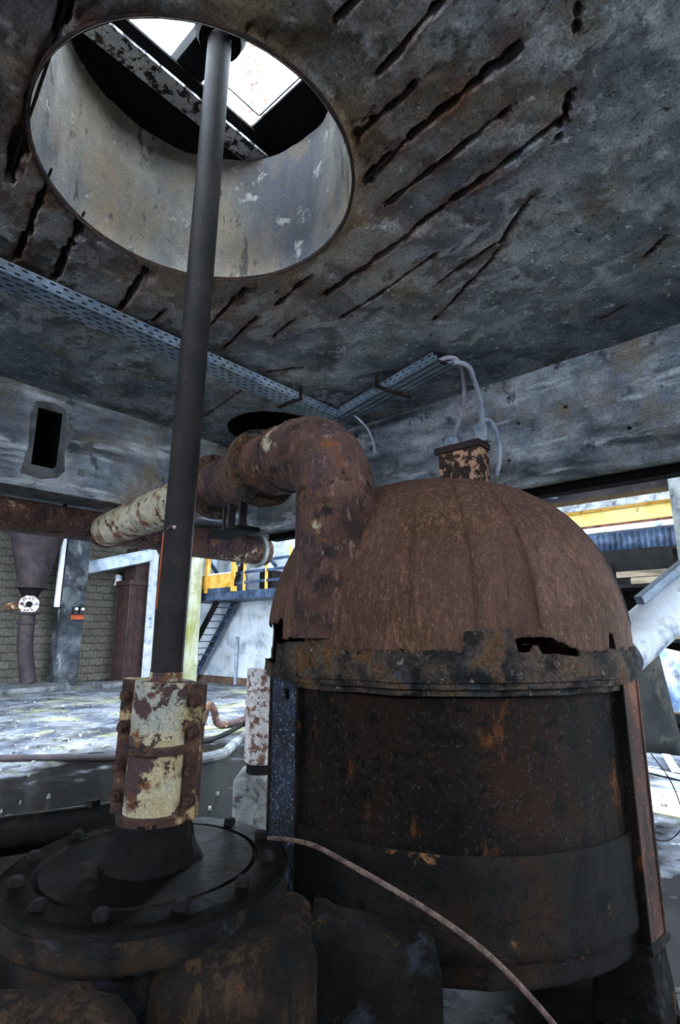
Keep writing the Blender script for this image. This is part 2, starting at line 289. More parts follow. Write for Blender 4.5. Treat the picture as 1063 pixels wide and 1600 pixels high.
def ceiling():
    x0, x1, y0, y1 = .1, 4.6, -.2, 5.4
    xs = np.arange(x0, x1+.001, .009); ys = np.arange(y0, y1+.001, .025)
    Xg, Yg = np.meshgrid(xs, ys)
    d = (fbm(Xg*3, Yg*3, 3)-.5)*.022+(fbm(Xg*14, Yg*14, 9)-.5)*.010
    rust = np.zeros_like(Xg); dh = np.hypot(Xg-HX, Yg-HY)
    wob = (fbm(Xg*7, Yg*7, 5)-.5)*.030+(vnoise(Xg*22, Yg*22, 6)-.5)*.030
    for g, wd in zip(GRO, GW):
        best = np.full_like(Xg, 9.); side = np.zeros_like(Xg)
        for (ax, ay), (bx, by) in zip(g[:-1], g[1:]):
            L2 = (bx-ax)**2+(by-ay)**2
            t = np.clip(((Xg-ax)*(bx-ax)+(Yg-ay)*(by-ay))/L2, 0, 1)
            dx = Xg-(ax+t*(bx-ax)); dy = Yg-(ay+t*(by-ay)); dd = np.hypot(dx, dy)
            m = dd < best; best[m] = dd[m]; side[m] = np.sign(dx[m])
        e = best+wob*np.clip(wd/.012, .3, 1.2)*.9+.003
        d += .060*np.clip(1-(np.clip(e-wd, 0, None)/.010), 0, 1)*(wd/.012)**.3
        d -= np.where(side > 0, 1, -.4)*.010*np.exp(-best/.10)*(wd > .006)      # spalled lips along the bars
        rust = np.maximum(rust, np.exp(-best/(.05+wd*1.6))*np.clip(wd/.010, .4, 1))
    fl_ = fbm(Xg*3.2+.25*vnoise(Xg*18, Yg*18, 2), Yg*2.1+.25*vnoise(Xg*18, Yg*18, 4), 33)
    d += (np.floor(fl_*9)/9-.5)*.045*np.clip(1.2-np.clip(dh-HR, 0, None)/1.3, .15, 1)     # flaked levels
    # loose cover blown off round the opening
    ring = np.exp(-np.clip(dh-HR, 0, None)/.5)
    d += np.where(fbm(Xg*2.3, Yg*2.3, 21) > .60, .018, 0)*np.clip(ring*1.3, 0, 1)
    tan = np.clip(np.exp(-np.clip(dh-HR, 0, None)/.40)*np.where(Xg > HX, 1.0, .7), 0, 1)
    rust = np.clip(rust+np.exp(-np.abs(dh-HR)/.05)*.5*(Xg < HX), 0, 1)
    near_black = np.clip(np.exp(-(Xg-.3)/.3)*.8+np.exp(-np.abs(Yg-5.2)/.12)*.4+np.clip((Xg-3.6)/.8, 0, 1)*np.exp(-np.abs(Yg-.3)/.9)*.7, 0, 1)  # dark stains towards the slab edges
    d = np.where(dh < HR+.03, d*.3, d)
    Z = CZ+d
    ny, nx = Xg.shape; P = np.stack([Xg, Yg, Z], -1)
    for cx, cy, R in ((HX, HY, HR), H2):
        dd = np.hypot(P[..., 0]-cx, P[..., 1]-cy); ins = dd < R; k = np.where(ins, R/np.maximum(dd, 1e-4), 1)
        near = ins & (dd > R-.05)
        P[..., 0] = np.where(near, cx+(P[..., 0]-cx)*k, P[..., 0]); P[..., 1] = np.where(near, cy+(P[..., 1]-cy)*k, P[..., 1])
    def inside(cx, cy, R): return np.hypot(Xg-cx, Yg-cy) < R-.0
    I1 = inside(HX, HY, HR) | inside(*H2)
    idx = np.arange(ny*nx).reshape(ny, nx)
    q = np.stack([idx[:-1, :-1], idx[1:, :-1], idx[1:, 1:], idx[:-1, 1:]], -1).reshape(-1, 4)
    keep = ~I1.ravel()[q].all(1)
    q = q[keep]
    verts = P.reshape(-1, 3); faces = q.tolist(); V = verts.tolist(); n0 = len(V)
    # the slab beyond what is in view, its edges and its top
    a, b, c, e, T = -4., 5.0, -4., 6.1, 4.78
    def quad(*v):
        n = len(V); V.extend(v); faces.append([n, n+1, n+2, n+3])
    quad((a,c,CZ),(a,e,CZ),(x0,e,CZ),(x0,c,CZ)); quad((x0,c,CZ),(x0,y0,CZ),(b,y0,CZ),(b,c,CZ)); quad((x0,y1,CZ),(x0,e,CZ),(b,e,CZ),(b,y1,CZ)); quad((x1,y0,CZ),(x1,y1,CZ),(b,y1,CZ),(b,y0,CZ))
    quad((a,c,CZ),(b,c,CZ),(b,c,T),(a,c,T)); quad((b,c,CZ),(b,e,CZ),(b,e,T),(b,c,T)); quad((b,e,CZ),(a,e,CZ),(a,e,T),(b,e,T)); quad((a,e,CZ),(a,c,CZ),(a,c,T),(a,e,T))
    n = 64; base = len(V)
    for k in range(n):
        an = 2*PI*k/n; V.append((HX+(HR-.02)*math.cos(an), HY+(HR-.02)*math.sin(an), T))
    for k in range(n):
        an = 2*PI*k/n; s = 1/max(abs(math.cos(an)), abs(math.sin(an))); V.append((HX+1.2*s*math.cos(an), HY+1.2*s*math.sin(an), T))
    for k in range(n): faces.append([base+k, base+(k+1) % n, base+n+(k+1) % n, base+n+k])
    u0, u1, v0, v1 = HX-1.2, HX+1.2, HY-1.2, HY+1.2
    quad((a,c,T),(u0,c,T),(u0,e,T),(a,e,T)); quad((u1,c,T),(b,c,T),(b,e,T),(u1,e,T)); quad((u0,c,T),(u1,c,T),(u1,v0,T),(u0,v0,T)); quad((u0,v1,T),(u1,v1,T),(u1,e,T),(u0,e,T))
    me = bpy.data.meshes.new('ceiling'); me.from_pydata(V, [], faces)
    fq = np.floor(fl_*9)
    pale = ((fq % 3) == 0)*.8*np.clip(1.3-np.clip(dh-HR, 0, None)/2.2, .2, 1); grey = ((fq % 3) == 1)*.7*np.clip(1.3-np.clip(dh-HR, 0, None)/2.2, .2, 1)
    for nm, arr in (('rust', rust), ('tan', tan), ('near_black', near_black), ('pale', pale), ('grey', grey)):
        at = me.attributes.new(nm, 'FLOAT', 'POINT'); full = np.zeros(len(V), np.float32); full[:n0] = arr.ravel(); at.data.foreach_set('value', full)
    me.shade_smooth(); me.set_sharp_from_angle(angle=math.radians(50)); me.materials.append(m_ceil)
    o = bpy.data.objects.new('ceiling', me); COL.objects.link(o); struct(o, 'spalled concrete slab overhead with a round opening', 'ceiling')
    return o
ceil = ceiling()
# bare reinforcement in the slots
for g, wd in zip(GRO, GW):
    if wd < .0055: continue
    pts = []
    for (ax, ay), (bx, by) in zip(g[:-1], g[1:]):
        k = max(2, int(math.hypot(bx-ax, by-ay)/.08))
        pts += [(ax+(bx-ax)*i/k, ay+(by-ay)*i/k, CZ+.026+random.uniform(-.005, .005)) for i in range(k)]
    pts.append((*g[-1], CZ+.028))
    MB().tube(pts, min(.007, wd*.5), 8).build('rebar', m_rebar, ceil)
# lining of the round opening with a thin lip, slightly uneven
lm = MB(); n = 96
for j in range(13):
    t = j/12; z = CZ-.012+t*(4.79-CZ)
    for k in range(n):
        an = 2*PI*k/n; r = HR-.004-.018*t+.010*(float(fbm(an*3, z*4, 31))-.5)+(.02 if j == 12 else 0)*(float(fbm(an*9, 0, 8))-.5)
        lm.v.append((HX+r*math.cos(an), HY+r*math.sin(an), z+(.05*(float(fbm(an*6, 1, 12))-.5) if j == 12 else 0)))
for j in range(12):
    for k in range(n): lm.f.append((j*n+k, j*n+(k+1) % n, (j+1)*n+(k+1) % n, (j+1)*n+k))
lin = lm.build('opening_lining', m_lining, ceil); lin['label'] = 'smooth grey concrete lining of the round opening'
lp = MB()
for k in range(72):
    a0 = 2*PI*k/72-PI/2; 
    for r, z in ((HR-.010,CZ-.010),(HR+.006,CZ-.010),(HR+.006,CZ+.01),(HR-.010,CZ+.01)):
        rr = r+.006*(float(fbm(a0*7, 0, 3))-.5); lp.v.append((HX+rr*math.cos(a0), HY+rr*math.sin(a0), z))
for k in range(72):
    for i in range(4): lp.f.append((k*4+i, k*4+(i+1) % 4, ((k+1) % 72)*4+(i+1) % 4, ((k+1) % 72)*4+i))
lp.build('opening_lip', m_rebar, ceil)
MB().lathe([(H2[2]+.004,CZ-.01),(H2[2]-.01,CZ+.3),(H2[2]-.01,CZ+.8),(.001,CZ+.8)], H2[0], H2[1], 48).build('blind_opening', m_dark, ceil)

# beams carrying the slab
bl = MB().box(-4, 5.0, 5.3, 6.0, 2.9, CZ+.02).build('ceiling_beam', m_beam, None, bevel=0)
cut(bl, MB().box(1.70, 1.92, 5.2, 5.85, 3.12, 3.68))
struct(bl, 'deep concrete beam pierced by a dark rectangular hole', 'beam')
br = MB().box(4.45, 4.72, -4, 5.3, 2.85, CZ+.02).build('ceiling_beam', m_beam, None)
cc = MB()
for y, z in ((1.895,3.684),(1.408,3.457),(1.824,3.419),(1.931,3.097),(.95,3.15)): cc.tube([(4.40,y,z),(4.60,y,z)], .017, 10)
cut(br, cc)
MB().box(4.60,4.74,-4,5.3,2.775,2.85).build('underside_shade_bar', m_shade, br)  # near-black bar added to stand in for the beam's shaded underside
struct(br, 'deep concrete beam dotted with small anchor holes above the dome', 'beam')
du = MB(); q = [(1.705,3.125),(1.915,3.125),(1.915,3.675),(1.705,3.675)]
du.v = [(x,5.32,z) for x, z in q]+[(x,5.84,z) for x, z in q]; du.f = [(0,1,5,4),(1,2,6,5),(2,3,7,6),(3,0,4,7),(4,5,6,7)]
du.build('hole_shade_lining', m_shade, bl)  # near-black sheets put in as the shade inside the hole
# broken edge round the rectangular hole
hp = MB()
pr = [(1.62,3.02),(1.66,3.30),(1.64,3.60),(1.68,3.74),(1.82,3.76),(1.95,3.74),(1.97,3.60),(2.03,3.45),(1.98,3.30),(2.0,3.12),(1.94,3.04),(1.80,3.00)]
inn = [(1.70,3.12),(1.70,3.3),(1.70,3.55),(1.70,3.68),(1.80,3.68),(1.92,3.68),(1.92,3.55),(1.92,3.42),(1.92,3.28),(1.92,3.16),(1.90,3.12),(1.80,3.12)]
k = len(pr)
hp.v = [(x,5.305,z) for x, z in pr]+[(x,5.297,z) for x, z in pr]+[(x,5.296,z) for x, z in inn]+[(x,5.33,z) for x, z in inn]
for i in range(k):
    j = (i+1) % k
    for a in range(3): hp.f.append((a*k+i, a*k+j, (a+1)*k+j, (a+1)*k+i))
hp.build('mortar_patch', m_patch, bl)
for zz in (3.41, 3.14):
    a = MB().box(2.12, 2.19, 5.285, 5.30, zz-.035, zz+.035); a.build('anchor_plate', m_slabp, bl, bevel=.004)

# floor with standing water near the machine
def floor():
    xs = np.concatenate([np.arange(-14, 0, 2), np.arange(0, 10, .12), np.arange(10, 34.1, 1.5)]); ys = np.concatenate([np.arange(-14, -1, 2), np.arange(-1, 13, .12), np.arange(13, 26.1, 1.0)])
    Xg, Yg = np.meshgrid(xs, ys); Z = (fbm(Xg*.8, Yg*.8, 4)-.5)*.03+(fbm(Xg*4, Yg*4, 14)-.5)*.018
    pool = np.exp(-(((Xg-2.9)/2.2)**2+((Yg-5.4)/1.7)**2)*.9)*1.5
    pool = np.clip((pool+(fbm(Xg*1.6, Yg*1.6, 41)-.5)*1.3-.35)*3, 0, 1)*((Xg > 0) & (Yg > 3))
    Z = Z*(1-pool)-.012*pool
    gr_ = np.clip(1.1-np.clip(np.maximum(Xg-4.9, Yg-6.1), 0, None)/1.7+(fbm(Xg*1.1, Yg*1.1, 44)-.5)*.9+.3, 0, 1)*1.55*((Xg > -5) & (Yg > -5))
    gr_ = np.maximum(gr_, 3.2*np.exp(-(np.hypot(Xg-2.9, Yg-1.7)/2.0)**4))  # shade under and around the vessel, painted into the floor colour
    me = bpy.data.meshes.new('floor'); ny, nx = Xg.shape; idx = np.arange(ny*nx).reshape(ny, nx)
    me.from_pydata(np.stack([Xg, Yg, Z], -1).reshape(-1, 3).tolist(), [], np.stack([idx[:-1,:-1], idx[:-1,1:], idx[1:,1:], idx[1:,:-1]], -1).reshape(-1, 4).tolist())
    at = me.attributes.new('grime_shade', 'FLOAT', 'POINT'); at.data.foreach_set('value', gr_.ravel().astype(np.float32))
    at = me.attributes.new('pool', 'FLOAT', 'POINT'); at.data.foreach_set('value', (pool*2).ravel().astype(np.float32))
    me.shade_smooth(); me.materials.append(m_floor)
    o = bpy.data.objects.new('floor', me); COL.objects.link(o); return struct(o, 'wet dusty concrete floor with puddles and debris', 'floor')
flr = floor()
# walls of the hall beyond the bay, then two added light-blocking walls
wl = MB().box(-14, 12, 19.45, 19.8, -.1, 7).build('wall_back', m_mortar); struct(wl, 'old blockwork end wall behind the hopper', 'wall')
bm_ = MB().box(-.245, .245, 0, .03, -.115, .115); br0 = None; cnt = 0
for row in range(21):
    for c_ in range(14):
        x = 4.6+c_*.5+(.25 if row % 2 else 0); z = .14+row*.25
        if x > 11.2: continue
        if br0 is None:
            br0 = bm_.build('brick', m_brick, wl, bevel=0); br0.location = (x, 19.428, z)
        else:
            b = copy_part(br0, wl, (x, 19.428+random.uniform(-.008, .010), z)); b.scale = (random.uniform(.97, 1.0), 1, random.uniform(.96, 1.0))
wr = MB().box(11.5, 11.8, 9.5, 19.8, -.1, 7).build('wall_far', m_whitewall); struct(wr, 'whitewashed wall below the yellow landing', 'wall')
sk = MB().box(11.46, 11.5, 9.5, 19.4, 0, .22).build('baseboard_far', m_skirt); struct(sk, 'brown painted skirting of the whitewashed wall', 'baseboard')
rf = MB().box(-14, 12, 10.6, 19.8, 7, 7.25).build('roof', m_dark); struct(rf, 'unseen dark roof over the far end of the hall, extended to darken it', 'roof')  # unseen roof, carried this far to darken the hall end
wn = MB().box(-4.3,-4,-4,6.1,-.1,3.0).build('blocker_wall_left', m_slabp); struct(wn, 'unseen concrete wall added beside the viewer to hold back light', 'wall')  # unseen wall, its height set by how much rear light it blocks
ws = MB().box(-4,5,-4.3,-4,-.1,3.0).build('blocker_wall_front', m_slabp); struct(ws, 'unseen concrete wall added behind the viewer to hold back light', 'wall')  # second unseen light blocker, with open sky left above it

# ------------------------------------------------------------------ the domed vessel
VX, VY = C(.59, 3.31); vd = Vector((-VX, -VY, 0)).normalized(); ve = Vector((vd.y*-1, vd.x, 0))
if ve.dot(Vector((*C(1, 0), 0))) < 0: ve = -ve
def vp(phi, r, z):
    a = math.radians(phi); p = Vector((VX, VY, 0))+vd*(r*math.cos(a))+ve*(r*math.sin(a)); return (p.x, p.y, z)
ves = thing('vessel', 'huge brown rusted vessel with a domed lid eaten through at its rim', 'vessel', (VX, VY, 0))
DZ, DH, DR, DE = 1.45, 1.04, 1.015, .85
def smooth01(a, b, x): t = min(1, max(0, (x-a)/(b-a))); return t*t*(3-2*t)
def wrap(p): return (p+180) % 360-180
def dome_cut(p):
    p = wrap(p); z = 1.515+.05*(float(fbm(p*.22, 3, 51))-.5)+.03*(float(fbm(p*1.1, 3, 52))-.5)
    if -88 < p < -50: z = 1.62+.11*float(fbm(p*.5, 2, 53))
    elif -50 <= p < -38: z = 1.555+.05*float(fbm(p*.6, 2, 53))
    if 17.5 < p < 36: z = 1.585-.05*smooth01(25, 36, p)+.016*(float(fbm(p*2, 2, 54))-.5)
    if 47 < p < 51: z = 1.60
    return z
def band_top(p):
    p = wrap(p); z = 1.525+.035*(float(fbm(p*.3, 9, 61))-.5)+.02*(float(fbm(p*1.4, 9, 62))-.5)
    if -88 < p < -53: z = 1.445+.04*(float(fbm(p*.7, 2, 63))-.3)
    elif -53 <= p < -30: z = 1.555+.03*(float(fbm(p*.5, 2, 63))-.5)
    if 5.5 < p < 17.5: z = 1.615+.02*(float(fbm(p*.8, 2, 64))-.5)
    if 17.5 <= p < 36: z = 1.525-.02*smooth01(20, 36, p)+(.03 if 21 < p < 23.4 else 0)+.012*(float(fbm(p*2.4, 2, 65))-.5)
    return z
def dome():
    mb = MB(); n = 360; m = 64
    for j in range(m+1):
        t = j/m
        for k in range(n):
            p = k; zb = dome_cut(p)
            if j < 8:
                z = zb+(1.70-zb)*j/8; u = math.asin(min(1, max(0, (z-DZ)/DH))**(1/DE))
            else:
                u0 = math.asin(((1.70-DZ)/DH)**(1/DE)); u = u0+(PI/2-u0)*(j-8)/(m-8)*.995; z = DZ+DH*math.sin(u)**DE
            r = DR*math.cos(u)**.80
            seam = min(abs(wrap(p-c)) for c in range(-176, 184, 22))
            r += .004*math.exp(-(seam/.8)**2)*min(1, r*2)-.004*(math.cos(math.radians((p+4)*360/22))*.5+.5)
            r += .008*(float(vnoise(p*.12, z*7, 71))-.5)
            mb.v.append(vp(p, r, z))
    for j in range(m):
        for k in range(n): mb.f.append((j*n+k, j*n+(k+1) % n, (j+1)*n+(k+1) % n, (j+1)*n+k))
    b = len(mb.v); mb.v.append((VX, VY, DZ+DH))
    for k in range(n): mb.f.append((m*n+k, m*n+(k+1) % n, b))
    o = mb.build('dome', m_rust, ves, smooth=60); s = o.modifiers.new('plate', 'SOLIDIFY'); s.thickness = .012; s.offset = -1
    o['label'] = 'brown rusted dome with a ragged eaten lower edge'
    return o
dm = dome()
# lap strips of the gores on the far shoulder and seam welds on the near face
for ph, wd in ((-6.5,.35),(9,.3),(24.5,.2),(76,2.2),(83,1.8)):
    st = MB(); K = 40
    for i in range(K+1):
        z = 1.62+(DZ+DH-.06-1.62)*i/K; u = math.asin(min(.999, (z-DZ)/DH)**(1/DE)); r = DR*math.cos(u)**.80
        for q, o_ in ((-wd, .001), (0, .010), (wd, .001)): st.v.append(vp(ph+q, r+o_, z))
    for i in range(K):
        for a in range(2): st.f.append((i*3+a, i*3+a+1, i*3+a+4, i*3+a+3))
    st.build('seam', m_rust if wd < 1 else m_band, ves, smooth=80)
def shell(name, r, ztop, zbot, mat, n=240, steps=8, rough=.006, p0=-180, p1=180, thick=.014, seed=81):
    mb = MB(); full = (p1-p0) >= 360
    K = n if full else n+1
    for j in range(steps+1):
        for k in range(K):
            p = p0+(p1-p0)*k/n; zt = ztop(p) if callable(ztop) else ztop; zb = zbot(p) if callable(zbot) else zbot
            z = zb+(zt-zb)*j/steps
            mb.v.append(vp(p, r+rough*(float(fbm(p*.35, z*12, seed))-.5), z))
    for j in range(steps):
        for k in range(n): mb.f.append((j*K+k, j*K+(k+1) % K, (j+1)*K+(k+1) % K, (j+1)*K+k))
    o = mb.build(name, mat, ves, smooth=60); s = o.modifiers.new('plate', 'SOLIDIFY'); s.thickness = thick; s.offset = -1
    return o
bo = shell('corroded_band', 1.02, band_top, 1.415, m_band, rough=.02, n=360, seed=83); bo['label'] = 'grey scaled band with a jagged torn top edge'
# rim of stacked flange rings
for r0, r1, z0, z1 in ((.90,1.022,1.405,1.425),(.90,1.012,1.378,1.402),(.90,.990,1.350,1.376)):
    fl = MB()
    for j, (r, z) in enumerate(((r0,z0),(r1,z0),(r1,z1),(r0,z1))):
        for k in range(240):
            p = k*1.5; fl.v.append(vp(p, r+(.018*(float(fbm(p*.4, z*40, 91))-.5) if r > .93 else 0), z+.010*(float(fbm(p*.15, z, 92))-.5)))
    for j in range(4):
        for k in range(240): fl.f.append((j*240+k, j*240+(k+1) % 240, ((j+1) % 4)*240+(k+1) % 240, ((j+1) % 4)*240+k))
    fl.build('flange_ring', m_band, ves)
bd = shell('wall_plate', .955, 1.38, .73, m_black, rough=.012, seed=85); bd['label'] = 'black pitted side wall'
lo = shell('lower_band', .970, lambda p: .755+.006*(float(fbm(p*.3, 1, 7))-.5), lambda p: .395+.012*(float(fbm(p*.8, 1, 8))-.5), m_blacklow, rough=.014, seed=86)
sh_ = shell('bottom_ring', .945, .43, .30, m_blacklow, rough=.02, seed=87)
MB().lathe([(.001,.33),(.93,.33),(.93,.36)], VX, VY, 64).build('bottom_plate', m_dark, ves)
MB().lathe([(.001,1.372),(.94,1.372)], VX, VY, 64).build('inner_floor', m_dark, ves)
lid_scale = MB()   # flaked hole low on the band, small torn plate
for q in range(5):
    p = 40+q*1.6; lid_scale.hexa([vp(p,.952,.47),vp(p+1.4,.952,.47),vp(p+1.4,.946,.475),vp(p,.946,.475)], [vp(p+.2,.962,.56+.02*random.random()),vp(p+1.5,.960,.55+.03*random.random()),vp(p+1.5,.948,.56),vp(p+.2,.948,.56)])
lid_scale.build('torn_flake', m_band, ves)
# upright box legs with stiffener plates
def leg(phi, face, mats, zf, hw=.10):
    a = math.radians(phi); c = Vector((VX, VY, 0))+(vd*math.cos(a)+ve*math.sin(a))*.955
    a = math.radians(face); o_ = vd*math.cos(a)+ve*math.sin(a); t_ = -vd*math.sin(a)+ve*math.cos(a); c = c-o_*.955
    def pt(r, s, z): p = c+o_*r+t_*s; return (p.x, p.y, z)
    def slab(r0, r1, s0, s1, z0, z1, name, m, bev=.004):
        return MB().hexa([pt(r0,s0,z0),pt(r1,s0,z0),pt(r1,s1,z0),pt(r0,s1,z0)], [pt(r0,s0,z1),pt(r1,s0,z1),pt(r1,s1,z1),pt(r0,s1,z1)]).build(name, m, ves, bevel=bev)
    L_ = slab(.985, 1.005, -hw, hw, zf, 1.385, 'leg', mats[0])
    for s in (-hw, hw): slab(.87, 1.012, s-.009, s+.009, zf, 1.385, 'leg_web', mats[1 if s < 0 else 2])
    slab(.86, 1.02, -hw-.02, hw+.02, zf-.03, zf, 'leg_foot', m_blacklow)
    return L_, pt
L1, pt1 = leg(-50, -34, (m_bluegloss, m_black, m_black), .33)
h = MB(); h.hexa([pt1(.96,-.01,1.285),pt1(1.03,-.01,1.285),pt1(1.03,.035,1.285),pt1(.96,.035,1.285)], [pt1(.96,-.01,1.335),pt1(1.03,-.01,1.335),pt1(1.03,.035,1.335),pt1(.96,.035,1.335)])
L1.modifiers.clear(); cut(L1, h)
L2, pt2 = leg(60, 52, (m_redrust, m_black, m_redrust), .33, .085)
leg(150, 150, (m_redrust, m_black, m_black), .33); leg(-150, -150, (m_redrust, m_black, m_black), .33)
# piers under the legs
for ph, lab in ((-50,'concrete pier under the blue leg of the domed vessel'),(60,'scabbed concrete pier under the red leg of the domed vessel'),(150,'concrete pier under the vessel on its hidden far side'),(-150,'concrete pier under the vessel beside the pale stone block')):
    a = math.radians(ph); o_ = vd*math.cos(a)+ve*math.sin(a); t_ = -vd*math.sin(a)+ve*math.cos(a); c = Vector((VX, VY, 0))
    def pt(r, s, z): p = c+o_*r+t_*s; return (p.x, p.y, z)
    tag(MB().hexa([pt(.74,-.15,0),pt(1.03,-.15,0),pt(1.03,.15,0),pt(.74,.15,0)], [pt(.78,-.13,.298),pt(1.0,-.13,.298),pt(1.0,.13,.298),pt(.78,.13,.298)]).build('concrete_pier', m_darkplinth, bevel=.02), lab, 'pier', 'piers under the vessel')
# broken oily block in front of the vessel
pl = MB(); K = 10
top = [C3(-.10+.44*i/K, 2.10, .60-.10*(i/K)+random.uniform(-.012,.012)) for i in range(K+1)]; topb = [C3(-.10+.44*i/K, 2.34, .62-.10*(i/K)+random.uniform(-.012,.012)) for i in range(K+1)]
for i in range(K):
    b0 = [C3(-.10+.44*i/K, 2.10, 0), C3(-.10+.44*(i+1)/K, 2.10, 0), C3(-.10+.44*(i+1)/K, 2.34, 0), C3(-.10+.44*i/K, 2.34, 0)]
    pl.hexa(b0, [top[i], top[i+1], topb[i+1], topb[i]])
o = pl.build('plinth_block', m_darkplinth); tag(o, 'oil-blackened broken concrete block in front of the domed vessel', 'concrete block')
rm = o.modifiers.new('weld', 'WELD')

# ------------------------------------------------------------------ elbow pipe from the dome to the header
PU = Vector((*C(-.641, .767), 0)); PV = Vector((*C(-.022, 2.72), 0)); PZ = 2.60; BR = .31
def along(t, z=None): p = PV+PU*t; return (p.x, p.y, PZ+.016*t if z is None else z)
ep = thing('elbow_pipe', 'thick rusted pipe bending from the dome towards the wall in flanged lengths', 'pipe', (PV.x, PV.y, 1.55))
path = [(PV.x, PV.y, 1.58), (PV.x, PV.y, PZ-BR-.02)]
for i in range(1, 6):
    a = PI/2*i/5; p = PV+PU*(BR*(1-math.cos(a))); path.append((p.x, p.y, PZ-BR+BR*math.sin(a)))
path.append(along(.52)); path.append(along(.70))
MB().tube(path, [.205]*2+[.203]*5+[.195, .190], 48).build('elbow', m_pipe, ep, smooth=50)
MB().ring(along(.30), PU, .19, .2, .012).build('collar', m_paintpipe, ep)
MB().ring(along(.46), PU, .185, .206, .02).build('collar', m_pipe, ep)
MB().ring(along(.71), PU, .15, .25, .03).build('flange', m_band, ep, bevel=.005)
MB().ring(along(.75), PU, .15, .245, .03).build('flange', m_band, ep, bevel=.005)
MB().tube([along(.76), along(1.32)], [.185, .172], 48).build('spool', m_pipe, ep, smooth=50)
MB().ring(along(1.34), PU, .15, .235, .028).build('flange', m_band, ep, bevel=.005)
MB().ring(along(1.375), PU, .15, .23, .028).build('flange', m_band, ep, bevel=.005)
MB().tube([along(1.39), along(3.78)], .170, 48).build('painted_length', m_paintpipe, ep, smooth=50)
MB().ring(along(3.79), PU, .12, .19, .03).build('end_ring', m_pipe, ep, bevel=.005)
bolt = MB().tube([(0,0,-.045),(0,0,.045)], .012, 6); b0 = None
for tt, rr in ((.73,.222),(1.357,.214)):
    for k in range(12):
        a = 2*PI*k/12+.13; side = PU.cross(Vector((0,0,1))).normalized()
        p = Vector(along(tt))+side*(rr*math.cos(a))+Vector((0,0,1))*(rr*math.sin(a))
        if b0 is None:
            b0 = bolt.build('bolt', m_pipe, None); b0.parent = ep
        else: b0 = copy_part(b0, ep, (0,0,0))
        b0.location = p-Vector(ep.location); b0.rotation_mode = 'QUATERNION'; b0.rotation_quaternion = PU.to_track_quat('Z', 'Y')
# saddle bracket under the spool
for tt in (.95, 1.10, 1.2):
    x, y, _ = along(tt); MB().bar((x, y, 2.26), (x, y, 2.46), .05 if tt < 1.15 else .02, .02, PU).build('hanger', m_hopper, ep)
MB().bar(along(.86, 2.25), along(1.28, 2.25), .16, .03).build('saddle', m_dark, ep, bevel=.004)

hd = thing('header_pipe', 'long brown header pipe running below the pierced beam', 'pipe', (2.5, 5.72, 2.71))
MB().tube([(-3.5,5.72,2.71),(3.35,5.72,2.71)], .165, 40).build('pipe_length', m_pipe, hd, smooth=50)
MB().tube([(3.42,5.72,2.70),(4.9,5.72,2.70)], .185, 40).build('pipe_length', m_pipe, hd, smooth=50)
MB().ring((3.385,5.72,2.705), (1,0,0), .1, .225, .045).build('flange', m_band, hd, bevel=.005)
MB().ring((4.75,5.72,2.70), (1,0,0), .1, .23, .06).build('flange', m_stone, hd, bevel=.005)
for x in (-.6, 1.05): MB().ring((x,5.72,2.71), (1,0,0), .17, .185, .03).build('band_clamp', m_dark, hd)
for x in (-2., 2.2, 4.2): MB().bar((x,5.72,2.86), (x,5.72,2.90), .03, .03).build('hanger', m_dark, hd)

# ------------------------------------------------------------------ drive shaft, clamp coupling and gearbox
SB = Vector(C3(-.735, 2.36, .80)); STP = Vector(C3(-.66, 2.36, 4.9)); SD = (STP-SB).normalized()
def sh(z): return SB+SD*((z-.80)/SD.z)
dr = thing('drive_shaft', 'tall dark steel shaft rising through the round opening from a bolted coupling', 'shaft', SB)
sp = MB().tube([sh(1.30), sh(1.455), sh(1.458), sh(4.95)], [.066,.066,.0645,.0645], 40).build('shaft_tube', m_shaft, dr, smooth=50)
sl = MB()
def shp(ang, r, z):          # angle 0 faces the viewer, positive to the right
    p = sh(z); x, y = C(r*math.sin(ang), -r*math.cos(ang)); return (p.x+x, p.y+y, p.z)
for a0, a1, z0, z1, rr in ((-1.16,-.86,1.70,2.03,.0665),):
    sl.hexa([shp(a0,rr-.02,z0),shp(a0,rr,z0),shp(a1,rr,z0),shp(a1,rr-.02,z0)], [shp(a0,rr-.02,z1),shp(a0,rr,z1),shp(a1,rr,z1),shp(a1,rr-.02,z1)])
k_ = sl.build('key', m_orange, dr); k_['label'] = 'orange rusted key let into the shaft'
MB().tube([shp(-.55,.064,2.035), shp(-.2,.0665,2.05), shp(.1,.0655,2.045)], .008, 8).build('weld_bead', m_coup, dr)
MB().tube([sh(1.41), sh(1.445)], [.068,.067], 32).build('cream_collar', m_coup, dr)
